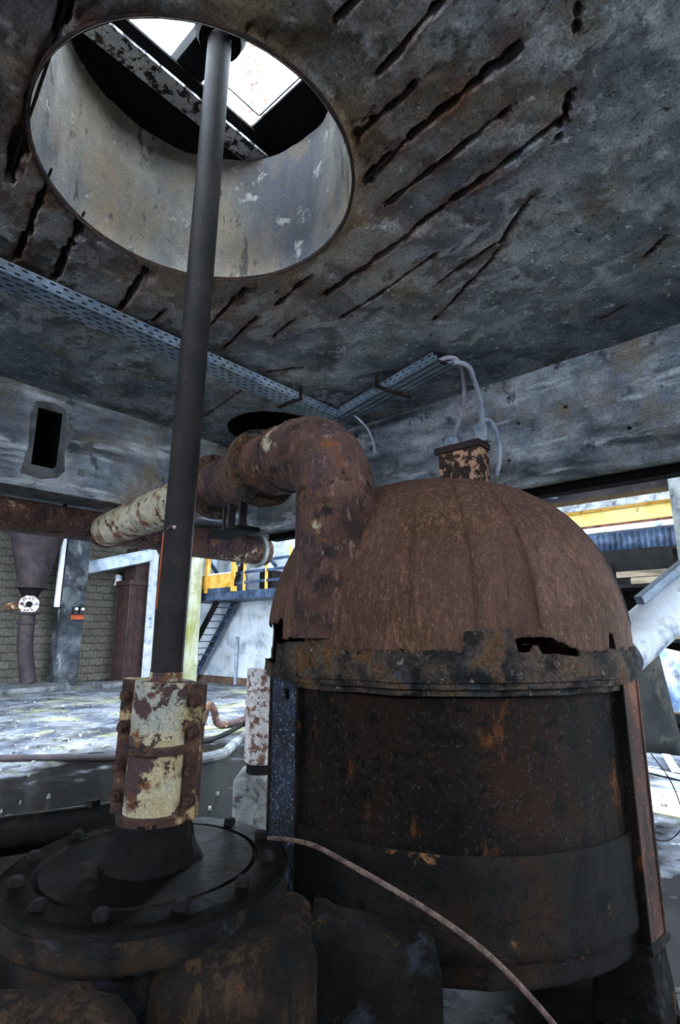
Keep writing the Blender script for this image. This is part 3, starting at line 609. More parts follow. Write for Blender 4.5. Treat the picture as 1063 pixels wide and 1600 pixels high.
def coup_half(sgn):
    # profile across (r) and towards the viewer (f), extruded in height: flat ears and a round belly
    prof = [(-.165,.004),(-.165,.040),(-.112,.046)]
    for i in range(0, 13):
        a = PI*(1-i/12); prof.append((.108*math.cos(a), .05+.075*math.sin(a)))
    prof += [(.112,.046),(.165,.040),(.165,.004)]
    mb = MB(); zs = [.905,.93,1.0,1.1,1.2,1.3,1.385,1.41]; m = len(prof)
    for z in zs:
        c = sh(z)
        for r, f in prof:
            x, y = C(r, -sgn*f); mb.v.append((c.x+x, c.y+y, z-.012*r/.165))
    for j in range(len(zs)-1):
        for k in range(m): mb.f.append((j*m+k, j*m+(k+1) % m, (j+1)*m+(k+1) % m, (j+1)*m+k))
    mb.f.append(tuple(range(m))); mb.f.append(tuple((len(zs)-1)*m+k for k in range(m)))
    o = mb.build('coupling_half', m_coup, dr, smooth=30, bevel=.004); o.data.materials.append(m_coupr)
    for p in o.data.polygons:
        loc = (Vector(p.center)+Vector(dr.location)-sh(1.16)); r = loc.x*ST-loc.y*CT; f = abs(loc.x*CT+loc.y*ST)
        if f < .05 or abs(r) > .118: p.material_index = 1
    return o
c1 = coup_half(1); c2 = coup_half(-1)
for z, dz, ex in ((1.155,.026,.022),(.905,.030,.020)):     # raised ribs across the belly
    rb = MB(); c = sh(z)
    for j, (e, zz) in enumerate(((0,-dz*.6),(ex,-dz*.45),(ex,dz*.45),(0,dz*.7))):
        for i in range(17):
            a = PI*(1-i/16); x, y = C((.116+e)*math.cos(a), -(.038+(.082+e)*math.sin(a))); rb.v.append((c.x+x, c.y+y, z+zz))
    for j in range(3):
        for i in range(16): rb.f.append((j*17+i, j*17+i+1, (j+1)*17+i+1, (j+1)*17+i))
    rb.build('coupling_rib', m_coupr, c1, smooth=40)
bolt = MB(); bolt.tube([(0,0,0),(0,0,.008)], .027, 20); bolt.tube([(0,0,.008),(0,0,.030)], .021, 6); bolt.tube([(0,0,.030),(0,0,.052)], .011, 10)
b0 = None; fd = Vector((*C(0,-1), 0))
for r in (-.140, .140):
    for z in (1.345, 1.225, 1.085, .975):
        if b0 is None: b0 = bolt.build('coupling_bolt', m_coupr, None); b0.parent = c1; nb = b0
        else: nb = copy_part(b0, c1, (0,0,0))
        p = sh(z); x, y = C(r, -.041); nb.location = Vector((p.x+x, p.y+y, z-.012*r/.165))-Vector(dr.location)
        nb.rotation_mode = 'QUATERNION'; nb.rotation_quaternion = fd.to_track_quat('Z', 'Y')

GX, GY = SB.x, SB.y; GZ = .745
gb = thing('gearbox', 'oil-soaked round gearbox carrying the drive shaft, lid ringed with bolts', 'gearbox', (GX, GY, 0))
mb = MB(); n = 96
for r, z in ((.001,GZ),(.39,GZ),(.395,GZ-.012),(.405,GZ-.012),(.41,GZ),(.50,GZ),(.525,GZ-.012),(.53,GZ-.03)):
    for k in range(n):
        a = 2*PI*k/n; mb.v.append((GX+r*math.cos(a), GY+r*math.sin(a), z+.004*(float(fbm(math.cos(a)*r*8, math.sin(a)*r*8, 5))-.5)))
for j in range(7):
    for k in range(n): mb.f.append((j*n+k, j*n+(k+1) % n, (j+1)*n+(k+1) % n, (j+1)*n+k))
lid = mb.build('lid_plate', m_gear, gb)
mb = MB()
for r, z in ((.53,GZ-.03),(.535,GZ-.07),(.525,GZ-.11),(.50,GZ-.135),(.46,GZ-.15),(.44,GZ-.30),(.44,.30),(.47,.05),(.47,0)):
    for k in range(n):
        a = 2*PI*k/n; q = r+.014*(float(fbm(a*6, z*9, 6))-.5); mb.v.append((GX+q*math.cos(a), GY+q*math.sin(a), z))
for j in range(8):
    for k in range(n): mb.f.append((j*n+k, j*n+(k+1) % n, (j+1)*n+(k+1) % n, (j+1)*n+k))
mb.build('gear_drum', m_gearrim, gb)
mb = MB()
for r, z in ((.19,GZ-.004),(.175,GZ+.025),(.15,GZ+.06),(.145,GZ+.10),(.135,GZ+.155),(.09,GZ+.17)):
    for k in range(48):
        a = 2*PI*k/48; q = r+.055*(float(fbm(a*7, z*30, 16))-.5); mb.v.append((GX+q*math.cos(a), GY+q*math.sin(a), z+.014*(float(fbm(a*9, z*20, 17))-.5)))
for j in range(5):
    for k in range(48): mb.f.append((j*48+k, j*48+(k+1) % 48, (j+1)*48+(k+1) % 48, (j+1)*48+k))
mb.build('grease_mound', m_dark, gb, smooth=80)
b0 = None
for k in range(12):
    a = 2*PI*k/12+.2; x = .455*math.cos(a); y = .455*math.sin(a)
    if b0 is None: b0 = MB().tube([(0,0,0),(0,0,.022),(0,0,.030)], [.026,.026,.018], 6).build('lid_bolt', m_gearrim, None); b0.parent = gb; nb = b0
    else: nb = copy_part(b0, gb, (0,0,0))
    nb.location = (x, y, GZ-.003)
# cast housing under the lid
def rounded(r0, r1, f0, f1, z0, z1, bev, name, mat, par):
    return MB().cbox(r0, r1, f0, f1, z0, z1).build(name, mat, par, bevel=bev, seg=6)
hs = rounded(-.60, -.075, 1.86, 2.42, .0, .655, .13, 'cast_housing', m_house, gb)
rounded(-.64, -.07, 1.80, 2.40, .0, .30, .03, 'housing_base', m_darkplinth, gb)
# rounded end cap of the motor at the front
mc = thing('motor', 'dark drum-shaped motor end low beside the gearbox', 'motor', C3(-.74, 1.58, 0))
mb = MB(); ax0 = Vector(C3(-.74, 1.58, .47))
prof = [(-.42,.235),(.0,.235),(.02,.25),(.06,.25),(.07,.235),(.14,.225),(.19,.19),(.215,.12),(.22,.001)]
for t, r in prof:
    for k in range(40):
        a = 2*PI*k/40; mb.v.append(tuple(ax0+Vector((r*math.cos(a)*CT+0, r*math.cos(a)*ST, r*math.sin(a)))+Vector((*C(t, 0), 0))))
for j in range(len(prof)-1):
    for k in range(40): mb.f.append((j*40+k, j*40+(k+1) % 40, (j+1)*40+(k+1) % 40, (j+1)*40+k))
mb.build('motor_body', m_house, mc)
mt = MB().cbox(-1.15, -.62, 1.48, 1.70, 0, .29).build('motor_base', m_dark, mc, bevel=.01)
# dark pipe stub lying behind the gearbox lid
st = MB().tube([C3(-1.75, 2.78, .66), C3(-1.05, 2.99, .70)], .085, 24).tube([C3(-1.40,2.88,0), C3(-1.40,2.88,.62)], .05, 12).tube([C3(-1.22,2.94,.76), C3(-1.22,2.94,.80)], .035, 10)
tag(st.build('pipe_stub', m_gear), 'oily black pipe stub behind the gearbox lid', 'pipe')
# bent rod springing across the front
pts = [C3(-.30,2.52,.765), C3(-.22,2.40,.80), C3(-.10,2.25,.83), C3(.03,2.08,.83), C3(.16,1.98,.80), C3(.30,1.92,.745), C3(.42,1.88,.68), C3(.52,1.86,.60), C3(.62,1.84,.50), C3(.72,1.83,.38), C3(.82,1.83,.22), C3(.93,1.84,.01)]
def spline(P, m=6):
    P = [Vector(p) for p in P]; out = []
    for i in range(len(P)-1):
        a = P[max(0, i-1)]; b = P[i]; c = P[i+1]; d = P[min(len(P)-1, i+2)]
        for k in range(m):
            t = k/m; out.append(.5*((2*b)+(c-a)*t+(2*a-5*b+4*c-d)*t*t+(3*b-a-3*c+d)*t**3))
    return out+[P[-1]]
tag(MB().tube(spline(pts), .0085, 10).build('wire_rope', m_rope), 'stiff brown wire rope arching from the gearbox lid to the floor', 'rope')

# ------------------------------------------------------------------ cable trays under the slab
def tray_mesh(a, b, width, height, pitch=.082, inward=None):
    """perforated channel: floor with staggered slots, two upright sides with slots; really open"""
    a = Vector(a); b = Vector(b); d = (b-a); Ln = d.length; d.normalize(); s = Vector((-d.y, d.x, 0))
    mb = MB(); N_ = int(Ln/pitch)
    def cell(P, U, V, pu, pv, su, sv, off):      # one cell with a slot (hole) of su x sv
        o0 = P
        xs = [0, (pu-su)/2, (pu+su)/2, pu]; ys = [0, (pv-sv)/2, (pv+sv)/2, pv]
        base = len(mb.v)
        for y in ys:
            for x in xs: mb.v.append(tuple(o0+U*x+V*y))
        for j in range(3):
            for i in range(3):
                if i == 1 and j == 1: continue
                q = base+j*4+i; mb.f.append((q, q+1, q+5, q+4))
    rows = max(3, round(width/.045)); pv = width/rows
    for r in range(rows):
        for i in range(N_): cell(a+d*(i*pitch+(pitch/2 if r % 2 else 0))+s*(r*pv), d, s, pitch, pv, pitch*.52, .014, 0)
    up = Vector((0,0,1)); rs = 2; ph = height/rs
    for sd in (0, width):
        for r in range(rs):
            for i in range(N_): cell(a+d*(i*pitch+(pitch/2 if r % 2 else 0))+s*sd+up*(r*ph), d, up, pitch, ph, pitch*.40, .013, 0)
    return mb
t1 = thing('cable_tray', 'long grey perforated cable tray running past the round opening', 'cable tray', (2, 3.55, 3.75), 'cable trays under the slab')
tray_mesh((.2,3.46,3.75), (4.02,3.46,3.75), .20, .08).build('perforated_channel', m_galv, t1, smooth=0)
for k in range(8): MB().tube([(.2,3.476+k*.024,3.766+.004*(k % 2)),(4.0,3.476+k*.024,3.766)], .0125, 8).build('cable', m_blackplastic, t1)  # black cables added so the tray slots look dark
for x in (3.3,): MB().bar((x,3.40,3.742), (x,3.72,3.742), .04, .012).bar((x,3.41,3.742), (x,3.41,CZ), .03, .012).build('bracket', m_rebar, t1)
t2 = thing('cable_tray', 'short grey perforated cable tray ending by the flexible conduits', 'cable tray', (3.8, 2.8, 3.75), 'cable trays under the slab')
tray_mesh((3.50,2.06,3.75), (3.88,3.55,3.75), -.20, .08).build('perforated_channel', m_galv, t2, smooth=0)
dt = (Vector((3.88,3.55,0))-Vector((3.50,2.06,0))).normalized(); dn = Vector((dt.y,-dt.x,0))
for k in range(8): a_ = Vector((3.50,2.06,3.766))+dn*(.016+k*.024); MB().tube([a_+dt*.03, a_+dt*1.5], .0125, 8).build('cable', m_blackplastic, t2)  # same added black filling behind the slots of the short tray
MB().bar((3.56,2.72,3.742), (3.96,2.62,3.742), .04, .02).bar((3.57,2.72,3.742), (3.57,2.72,CZ), .03, .012).build('bracket', m_rebar, t2)
def hose(name, pts, r, mat, label, ribs=True):
    P = spline(pts, 10); mb = MB()
    R = [r*(1+(.10 if i % 2 else -.06)) for i in range(len(P))] if ribs else r
    return tag(mb.tube(P, R, 12).build(name, mat, smooth=70 if ribs else 50), label, 'conduit', 'conduits to the mottled box')
hose('flexible_conduit', [(3.62,2.16,3.79),(3.66,2.05,3.82),(3.80,2.03,3.83),(4.0,2.10,3.77),(4.18,2.20,3.66),(4.30,2.32,3.54),(4.36,2.42,3.44)], .018, m_conduit2, 'pale mauve ribbed conduit curling from the tray into the left grey box')
hose('flexible_conduit', [(3.68,2.18,3.79),(3.72,2.06,3.81),(3.86,1.98,3.80),(4.05,2.02,3.74),(4.2,2.05,3.64),(4.30,2.09,3.55),(4.37,2.13,3.47)], .021, m_conduit, 'blue-grey conduit falling from the tray into the upper grey box', False)
hose('flexible_conduit', [(4.37,2.10,3.50),(4.37,2.04,3.47),(4.36,1.99,3.36),(4.36,1.97,3.22),(4.36,1.98,3.08),(4.36,2.02,2.95)], .020, m_conduit, 'grey ribbed conduit looping down beside the mottled box')
hose('flexible_conduit', [(3.9,3.33,3.77),(3.98,3.30,3.74),(4.05,3.22,3.62),(4.08,3.17,3.48),(4.08,3.15,3.36)], .012, m_conduit, 'thin white cable hanging loose from the short tray', False)
for yy, zz, lab in ((2.46,3.34,'small grey terminal box fed by the mauve conduit'),(2.15,3.40,'small grey terminal box fed by the blue-grey conduit')):
    t = thing('terminal_box', lab, 'terminal box', (4.41, yy, zz), 'terminal boxes over the mottled box')
    MB().box(4.37,4.45,yy-.065,yy+.065,zz-.09,zz+.09).build('box_body', m_conduit, t, bevel=.006); MB().tube([(4.40,yy,zz+.09),(4.40,yy,zz+.12)], .024, 12).build('gland', m_conduit, t)
t = thing('junction_box', 'rust-eaten mottled box on the beam behind the dome', 'box', (4.35, 2.33, 2.86))
MB().box(4.25,4.45,2.12,2.53,2.86,3.235).build('box_body', m_mottle, t, bevel=.006)
MB().box(4.22,4.45,2.10,2.56,3.23,3.295).build('lid', m_brownsteel, t, bevel=.01)

# ------------------------------------------------------------------ white chute and hanging sheet at the vessel's far side
ch = thing('chute_pipe', 'pale white painted chute running down into the side of the domed vessel', 'chute', C3(1.50, 2.98, 1.50))
a_ = Vector(C3(1.46,2.93,1.50)); b_ = Vector(C3(2.9,3.55,2.36))
MB().tube([a_, b_], .125, 36).build('chute_tube', m_white, ch, smooth=50)
dd_ = (b_-a_).normalized(); up_ = Vector((0,0,1)); up_ = (up_-dd_*up_.dot(dd_)).normalized()
MB().bar(a_+dd_*.30+up_*.15, b_+up_*.15, .05, .05).build('angle_rail', m_galv, ch, bevel=.004)
for t in (.36, .8, 1.2): MB().bar(a_+dd_*t+up_*.11, a_+dd_*t+up_*.15, .02, .02).build('rail_lug', m_galv, ch)
rs = MB(); K = 8
q0 = [C3(1.50,3.10,1.50), C3(1.84,3.25,1.48)]; q1 = [C3(1.46,3.05,1.01), C3(1.90,3.22,.94)]
for i in range(K+1):
    for j in range(K+1):
        u, v = i/K, j/K
        p = (Vector(q0[0])*(1-u)+Vector(q0[1])*u)*(1-v)+(Vector(q1[0])*(1-u)+Vector(q1[1])*u)*v
        x, y = C(0, .03*math.sin(u*PI)*math.sin(v*2.5)); rs.v.append((p.x+x, p.y+y, p.z))
for i in range(K):
    for j in range(K): q = i*(K+1)+j; rs.f.append((q, q+1, q+K+2, q+K+1))
o = rs.build('rubber_sheet', m_rubber); sm = o.modifiers.new('thick', 'SOLIDIFY'); sm.thickness = .008
tag(o, 'dusty dark rubber sheet hanging from the vessel under the white chute', 'sheet')
tag(MB().tube(spline([C3(1.62,3.04,.99), C3(1.70,3.02,.85), C3(1.72,3.0,.68), C3(1.62,2.98,.60), C3(1.50,2.97,.63)]), .003, 6).build('loose_wire', m_rebar), 'thin loose wire dangling below the rubber sheet', 'wire')

# ------------------------------------------------------------------ works above the opening
def ibeam(name, y0, y1, x0, x1, z0, z1, mat, label):
    t = thing(name, label, 'beam', ((x0+x1)/2, (y0+y1)/2, z0), 'girders over the round opening'); ym = (y0+y1)/2
    MB().box(x0,x1,y0,y1,z0,z0+.018).build('lower_flange', mat, t); MB().box(x0,x1,ym-.007,ym+.007,z0+.018,z1-.018).build('web', m_dark, t); MB().box(x0,x1,y0,y1,z1-.018,z1).build('upper_flange', m_dark, t)
ibeam('steel_girder', 2.43, 2.58, -.2, 2.9, 4.785, 4.92, m_speckbeam, 'speckled white girder crossing the round opening behind the shaft')
ibeam('steel_girder', 1.70, 1.86, -.2, 2.9, 4.785, 4.92, m_speckbeam, 'speckled girder crossing the round opening in front of the shaft')
t = thing('bearing_block', 'black bearing block holding the shaft top between the girders', 'bearing', (STP.x, STP.y, 4.86))
MB().box(STP.x-.05, STP.x+.13, 1.72, 2.56, 4.922, 5.03).build('bearing_plate', m_dark, t, bevel=.005)
MB().lathe([(.066,4.78),(.115,4.78),(.14,4.84),(.14,4.93)], STP.x, STP.y, 32).build('bearing_cup', m_dark, t)
tag(MB().box(1.86,2.9,1.72,2.56,4.922,4.94).build('deck_plate', m_dark), 'black deck plate between the girders right of the shaft', 'plate', 'deck plates above the opening')
tag(MB().box(-.2,.45,1.72,2.56,4.922,4.94).build('deck_plate', m_dark), 'black deck plate between the girders left of the shaft', 'plate', 'deck plates above the opening')
tag(MB().box(-.2,2.9,2.585,4.4,4.90,4.93).build('deck_plate', m_dark), 'wide black deck plate beyond the speckled girder', 'plate', 'deck plates above the opening')
tag(MB().box(-.2,2.9,.3,1.695,4.90,4.93).build('deck_plate', m_dark), 'black deck plate over the near side of the opening', 'plate', 'deck plates above the opening')
for yy in (4.36, .34): struct(MB().box(-.2,2.9,yy-.05,yy+.05,4.78,4.90).build('support_beam', m_dark), 'kerb carrying the deck plates', 'beam')
fr = thing('opening_frame', 'thin pale angle frame round the square gap beside the shaft', 'frame', (1.66, 2.1, 4.95))
for a, b in (((1.46,1.87,4.96),(1.46,2.35,4.96)),((1.85,1.87,4.96),(1.85,2.35,4.96)),((1.46,2.35,4.96),(1.85,2.35,4.96))): MB().bar(a, b, .012, .03).build('angle_iron', m_white, fr)
tag(MB().tube([(1.75,3.5,4.93),(1.75,3.5,8.5)], .28, 32).build('upper_stack', m_white), 'whitewashed round stack on the floor above, seen through the opening', 'stack')
tag(MB().tube([(2.75,3.55,4.93),(2.75,3.55,8.5)], .16, 24).build('upper_stack', m_whiterust), 'thinner rusty white stack seen through the square gap', 'stack')
uw = MB().box(-4,5,5.8,6.1,4.78,8.2).build('wall_upper', m_whitewall); struct(uw, 'whitewashed wall of the floor above', 'wall')

# ------------------------------------------------------------------ far hall, hopper end
hp_ = thing('hopper', 'dark purple-brown hopper on a valve and standing pipe by the block wall', 'hopper', (6.40, 18.4, .15))
hx, hy = 6.36, 18.42
MB().lathe([(.80,6.9),(.80,4.75),(.36,3.05),(.36,3.0)], hx, hy, 40).build('hopper_cone', m_hopper, hp_)
MB().lathe([(.2,3.03),(.47,3.03),(.47,2.97),(.2,2.97)], hx, hy, 32, True).build('flange', m_hopper, hp_)
MB().lathe([(.36,2.97),(.22,2.72),(.22,2.66)], hx, hy, 32).build('outlet_cone', m_dark, hp_)
vx, vy = hx-.04*CT, hy-.2
nrm = Vector((-hx, -hy, 0)).normalized(); vc = Vector((hx, hy, 2.47))
vb = MB().tube([vc-nrm*.2, vc+nrm*.22], [.28,.28], 28).build('valve_body', m_whiterust, hp_, bevel=.01)
MB().tube([vc+nrm*.22, vc+nrm*.30], .09, 12).build('valve_hub', m_dark, vb)
for k in range(6):
    a = k*PI/3; sd = nrm.cross(Vector((0,0,1))); p = vc+nrm*.225+sd*.19*math.cos(a)+Vector((0,0,1))*.19*math.sin(a); MB().tube([p, p+nrm*.03], .022, 6).build('valve_bolt', m_dark, vb)
MB().lathe([(.12,2.24),(.34,2.24),(.34,2.18),(.12,2.18)], hx, hy, 28, True).build('flange', m_hopper, hp_)
MB().tube(spline([(hx,hy,2.2),(hx,hy,1.7),(hx+.04,hy-.03,1.1),(hx+.14,hy-.1,.5),(hx+.2,hy-.15,.15)]), .225, 24).build('down_pipe', m_hopper, hp_)
MB().lathe([(.22,1.94),(.29,1.94),(.29,1.88),(.22,1.88)], hx, hy, 28, True).build('pipe_ring', m_hopper, hp_)
MB().tube([(hx-.3,hy-.05,2.42),(hx-.55,hy+.25,2.38)], .12, 12).build('valve_actuator', m_coupr, hp_)
struct(MB().box(7.30,8.05,18.35,18.9,0,7).build('column', m_scar, bevel=.03), 'scarred concrete column beside the hopper', 'column')
tag(MB().tube([(7.18,18.42,2.43),(7.18,18.42,6.9)], .09, 16).build('vent_pipe', m_fixture), 'white vertical pipe clipped to the scarred column', 'pipe')
t = thing('switch_panel', 'pair of black switches on an orange plate on the scarred column', 'switch', (7.85, 18.33, 2.1))
MB().box(7.62,8.02,18.30,18.35,2.05,2.22).build('plate', m_orange, t)
for x in (7.72, 7.92): s_ = MB().box(x-.08,x+.08,18.22,18.35,2.2,2.46).build('switch_box', m_blackplastic, t, bevel=.01); MB().tube([(x,18.22,2.38),(x,18.18,2.38)], .045, 12).build('knob', m_fixture, s_)
t = thing('wall_lamp', 'small white lamp on the block wall above the dark gap', 'lamp', (9.58, 19.35, 3.4))
MB().tube([(9.58,19.42,3.62),(9.58,19.30,3.62)], .10, 12).build('mount', m_fixture, t); MB().tube([(9.58,19.30,3.66),(9.58,19.28,3.30)], [.11,.15], 16).build('shade', m_fixture, t)
pf = thing('steel_portal', 'pale blue steel portal frame in front of the dark alcove', 'frame', (9.85, 17.5, 0))
MB().bar((8.15,19.15,3.76), (9.86,17.5,4.28), .16, .36).build('girder', m_bluesteel, pf); MB().bar((8.15,19.15,3.96), (9.86,17.5,4.48), .3, .03).build('girder_flange', m_bluesteel, pf); MB().bar((8.15,19.15,3.57), (9.86,17.5,4.09), .3, .03).build('girder_flange', m_bluesteel, pf)
MB().bar((9.90,17.45,0), (9.90,17.45,4.47), .22, .2).build('post', m_white, pf)
cb = thing('steel_cabinet', 'tall dark brown riveted steel casing in the alcove', 'cabinet', (9.6, 18.4, 0))
MB().box(9.35,10.4,17.95,18.8,0,3.25).build('casing', m_brownsteel, cb, bevel=.02); MB().box(9.28,10.46,17.88,18.86,3.25,3.42).build('cornice', m_brownsteel, cb, bevel=.01); MB().box(9.55,10.4,18.0,18.8,3.42,4.6).build('upper_casing', m_brownsteel, cb, bevel=.02)
for x in (9.40, 9.62): MB().box(x,x+.05,17.91,17.95,.1,3.2).build('batten', m_brownsteel, cb)
struct(MB().box(9.75,10.15,14.85,15.3,0,7).build('column', m_ygreen, bevel=.03), 'moss-stained pale post beside the stair', 'column')
struct(MB().box(4.6,7.15,16.6,18.95,0,.15).build('plinth', m_slabp, bevel=.03), 'low concrete plinth under the hopper', 'plinth')
tag(MB().box(8.0,9.9,16.5,17.3,0,.14).build('concrete_slab', m_slabp, bevel=.03), 'low concrete slab in front of the dark alcove', 'slab')
# landing, railing and stair
ld = thing('landing', 'slate blue steel landing with yellow guard panels above the stair', 'landing', (10.9, 13, 0))
MB().box(10.35,11.5,9.6,16.2,2.62,2.86).build('deck', m_blue, ld)
MB().box(10.33,10.37,13.45,16.1,2.86,3.0).build('toe_board', m_blue, ld); MB().box(10.34,10.38,13.5,16.05,3.0,3.42).build('guard_panel', m_yellow, ld); MB().box(10.31,10.41,13.45,16.1,3.42,3.46).build('top_edge', m_fixture, ld)
for y in (16.08, 14.9, 13.5): MB().box(10.3,10.42,y-.08,y+.08,2.86,4.5).build('guard_post', m_yellow, ld)
for y in (13.0, 12.0, 11.0): MB().box(10.33,10.39,y-.03,y+.03,2.86,4.0).build('rail_post', m_yellow, ld)
for z in (3.1, 3.4, 3.7): MB().bar((10.36,13.4,z), (10.36,9.8,z), .05, .08).build('rail', m_blue, ld)
MB().bar((10.36,13.55,2.9), (10.36,12.7,4.3), .1, .1).build('brace', m_dark, ld)
for i, (y, zz, s_) in enumerate(((15.5,2.86,.3),(14.3,2.86,.36),(12.6,2.86,.3))):
    t = thing('pump_unit', ('blue pump unit behind the yellow guard panel by the post','dark blue pump unit behind the middle of the guard panel','dark pump unit behind the open railing of the landing')[i], 'pump', (11.0, y, zz), 'pumps on the landing')
    MB().box(10.85,11.25,y-s_,y+s_,zz,zz+.6).build('housing', m_blue if i < 2 else m_dark, t, bevel=.03); MB().tube([(11.0,y,zz+.6),(11.0,y,zz+1.3)], .13, 14).build('riser', m_bluesteel, t); MB().bar((10.8,y-.5,zz+.7), (10.8,y+.4,zz+1.5), .09, .09).build('strut', m_blue, t)
sr = thing('steel_stair', 'dark steel stair dropping from the landing along the whitewashed wall', 'stair', (10.9, 15.9, 0))
for x in (10.55, 11.25): MB().bar((x,14.55,2.62), (x,16.75,.0), .05, .22).build('stringer', m_blue if x > 11 else m_dark, sr)
for i in range(11): y = 14.72+i*.18; z = 2.42-i*.215; MB().box(10.57,11.23,y-.11,y+.11,z-.015,z+.015).build('tread', m_blue, sr)
tag(MB().tube([(11.42,14.6,0),(11.42,14.6,1.5)], .05, 10).build('wall_pipe', m_conduit), 'short grey pipe standing against the whitewashed wall', 'pipe')
# post and block behind the vessel
t = thing('bollard', 'white rust-speckled post section standing behind the vessel', 'post', C3(-.66, 4.95, .5))
MB().lathe([(.001,1.30),(.15,1.30),(.15,.56),(.13,.54)], *C(-.66,4.95), 28).build('post_tube', m_whiterust, t); MB().lathe([(.13,.56),(.13,.46)], *C(-.66,4.95), 28).build('post_foot', m_dark, t)
tag(MB().cbox(-.86,-.42,4.72,5.2,0,.465).build('stone_block', m_stone, bevel=.03), 'pale stone block under the rust-speckled post', 'stone block')
# floor clutter
def P(x, y, z=.03): return (x, y, z)
tag(MB().tube(spline([P(.8,9.6),P(1.9,8.9),P(2.73,8.25),P(3.4,7.6),P(3.9,7.15),P(4.5,6.75)]), .045, 10).build('floor_hose', m_hopper), 'purple-grey hose lying across the pale floor', 'hose')
tag(MB().tube(spline([P(4.9,7.2),P(5.3,7.3),P(5.75,7.55),P(6.3,7.9),P(6.9,8.4)]), .035, 10).build('floor_hose', m_dark), 'black hose lying below the bent rusty pipe', 'hose')
tag(MB().tube(spline([P(4.3,6.3),P(4.8,6.35),P(5.3,6.75),P(5.9,7.2)],8), .07, 10).build('fallen_pipe', m_slabp), 'dusty grey pipe half buried in floor dirt', 'pipe')
t = thing('valve_pipe', 'bent rusty pipe with a valve lying on the floor', 'pipe', (6.1, 8.3, 0))
MB().tube(spline([(5.45,8.25,.07),(5.75,8.25,.07),(5.83,8.22,.30),(5.9,8.2,.40),(5.97,8.17,.30),(6.05,8.15,.08),(6.35,8.05,.08),(6.6,7.98,.16)]), .06, 12).build('bent_pipe', m_pipe, t); MB().lathe([(.12,.05),(.12,.2),(.06,.24),(.06,.36),(.11,.37),(.11,.43),(.02,.44)], 6.62, 7.97, 14).build('valve', m_pipe, t)
# chips and litter
deb = MB()
for i in range(1100):
    f = 4.2+abs(random.gauss(0, 1))*5; r = random.uniform(-1, 1)*f*.7; x, y = C(r, f)
    if y < 5.9 and x < 4.9 and f < 5.5: continue
    if y > 16.2 or x > 9.2 or (7.8 < x < 8.7 and y < 1.6) or (8.6 < x and 1.3 < y < 2.7): continue
    if (y < 7.6 and x < 6) and random.random() < .88: continue
    s = random.choice((.01,.015,.02,.025,.04)); a = random.uniform(0, 6.3); k = random.choice((3,4,4,5))
    ring = [(x+s*math.cos(a+2*PI*q/k)*random.uniform(.6,1.3), y+s*math.sin(a+2*PI*q/k)*random.uniform(.6,1.3)) for q in range(k)]
    n = len(deb.v); h_ = s*random.uniform(.2,.7)
    deb.v += [(u, v, -.01) for u, v in ring]+[(x+(u-x)*.7, y+(v-y)*.7, .012+h_) for u, v in ring]
    deb.f += [tuple(n+k+q for q in range(k))]+[(n+q, n+(q+1) % k, n+k+(q+1) % k, n+k+q) for q in range(k)]
o = deb.build('debris', m_leaf, smooth=0); tag(o, 'loose chips and litter strewn over the floor', 'debris', kind='stuff')
rk = MB()
for i in range(60):
    f = random.uniform(2.15, 2.75); r = 1.42+random.uniform(-.05,.5); s = random.uniform(.015,.045); x, y = C(r, f)
    n = len(rk.v); k = 5
    rk.v += [(x+s*math.cos(2*PI*q/k)*random.uniform(.6,1.3), y+s*math.sin(2*PI*q/k)*random.uniform(.6,1.3), -.01) for q in range(k)]+[(x+s*.6*math.cos(2*PI*q/k), y+s*.6*math.sin(2*PI*q/k), s*random.uniform(.6,1.2)) for q in range(k)]
    rk.f += [tuple(n+k+q for q in range(k))]+[(n+q, n+(q+1) % k, n+k+(q+1) % k, n+k+q) for q in range(k)]
o = rk.build('rubble', m_blacklow, smooth=0); tag(o, 'wet dark rubble at the foot of the red vessel leg', 'rubble', kind='stuff')

# ------------------------------------------------------------------ bright bay beyond the dotted beam
wq = MB().box(15.5,15.8,-14,9.5,-.1,9).build('wall_right', m_slabp); struct(wq, 'bright pale wall of the open bay', 'wall')
struct(MB().box(8.0,8.5,.55,1.34,0,6).build('column', m_slabp, bevel=.03), 'pale column at the edge of the open bay', 'column')
def corr(x0, y0, y1, z0, z1, pitch, amp, name, mat, label, cat):
    mb = MB(); N_ = int((y1-y0)/pitch*6)
    for i in range(N_+1):
        y = y0+(y1-y0)*i/N_; x = x0+amp*math.sin(2*PI*(y-y0)/pitch); mb.v += [(x, y, z0), (x, y, z1)]
    for i in range(N_): mb.f.append((2*i, 2*i+1, 2*i+3, 2*i+2))
    o = mb.build(name, mat, smooth=80); s_ = o.modifiers.new('t', 'SOLIDIFY'); s_.thickness = .006
    return tag(o, label, cat)
cn = thing('canopy', 'dark steel canopy with a ribbed edge over the open bay', 'canopy', (11, 2, 4.1))
MB().box(10.6,11.0,-3,6,4.10,4.32).build('edge_girder', m_hopper, cn); MB().bar((9.9,3.9,4.22), (11.0,3.6,4.22), .08, .08).build('outrigger', m_galv, cn)
mb = MB(); N_ = 360
for i in range(N_+1):
    y = -3+9*i/N_; z = 4.46+.05*math.sin(2*PI*y/.15); mb.v += [(9.8,y,z+.05),(11.3,y,z-.02)]
for i in range(N_): mb.f.append((2*i, 2*i+1, 2*i+3, 2*i+2))
mb.build('ribbed_sheet', m_galv, cn, smooth=80)
for y in (-2.8, 5.8): MB().box(10.7,10.9,y-.1,y+.1,0,4.1).build('canopy_post', m_blue, cn)
yg = thing('yellow_girder', 'pale yellow crane girder crossing the open bay', 'girder', (11.3, 2, 3.6))
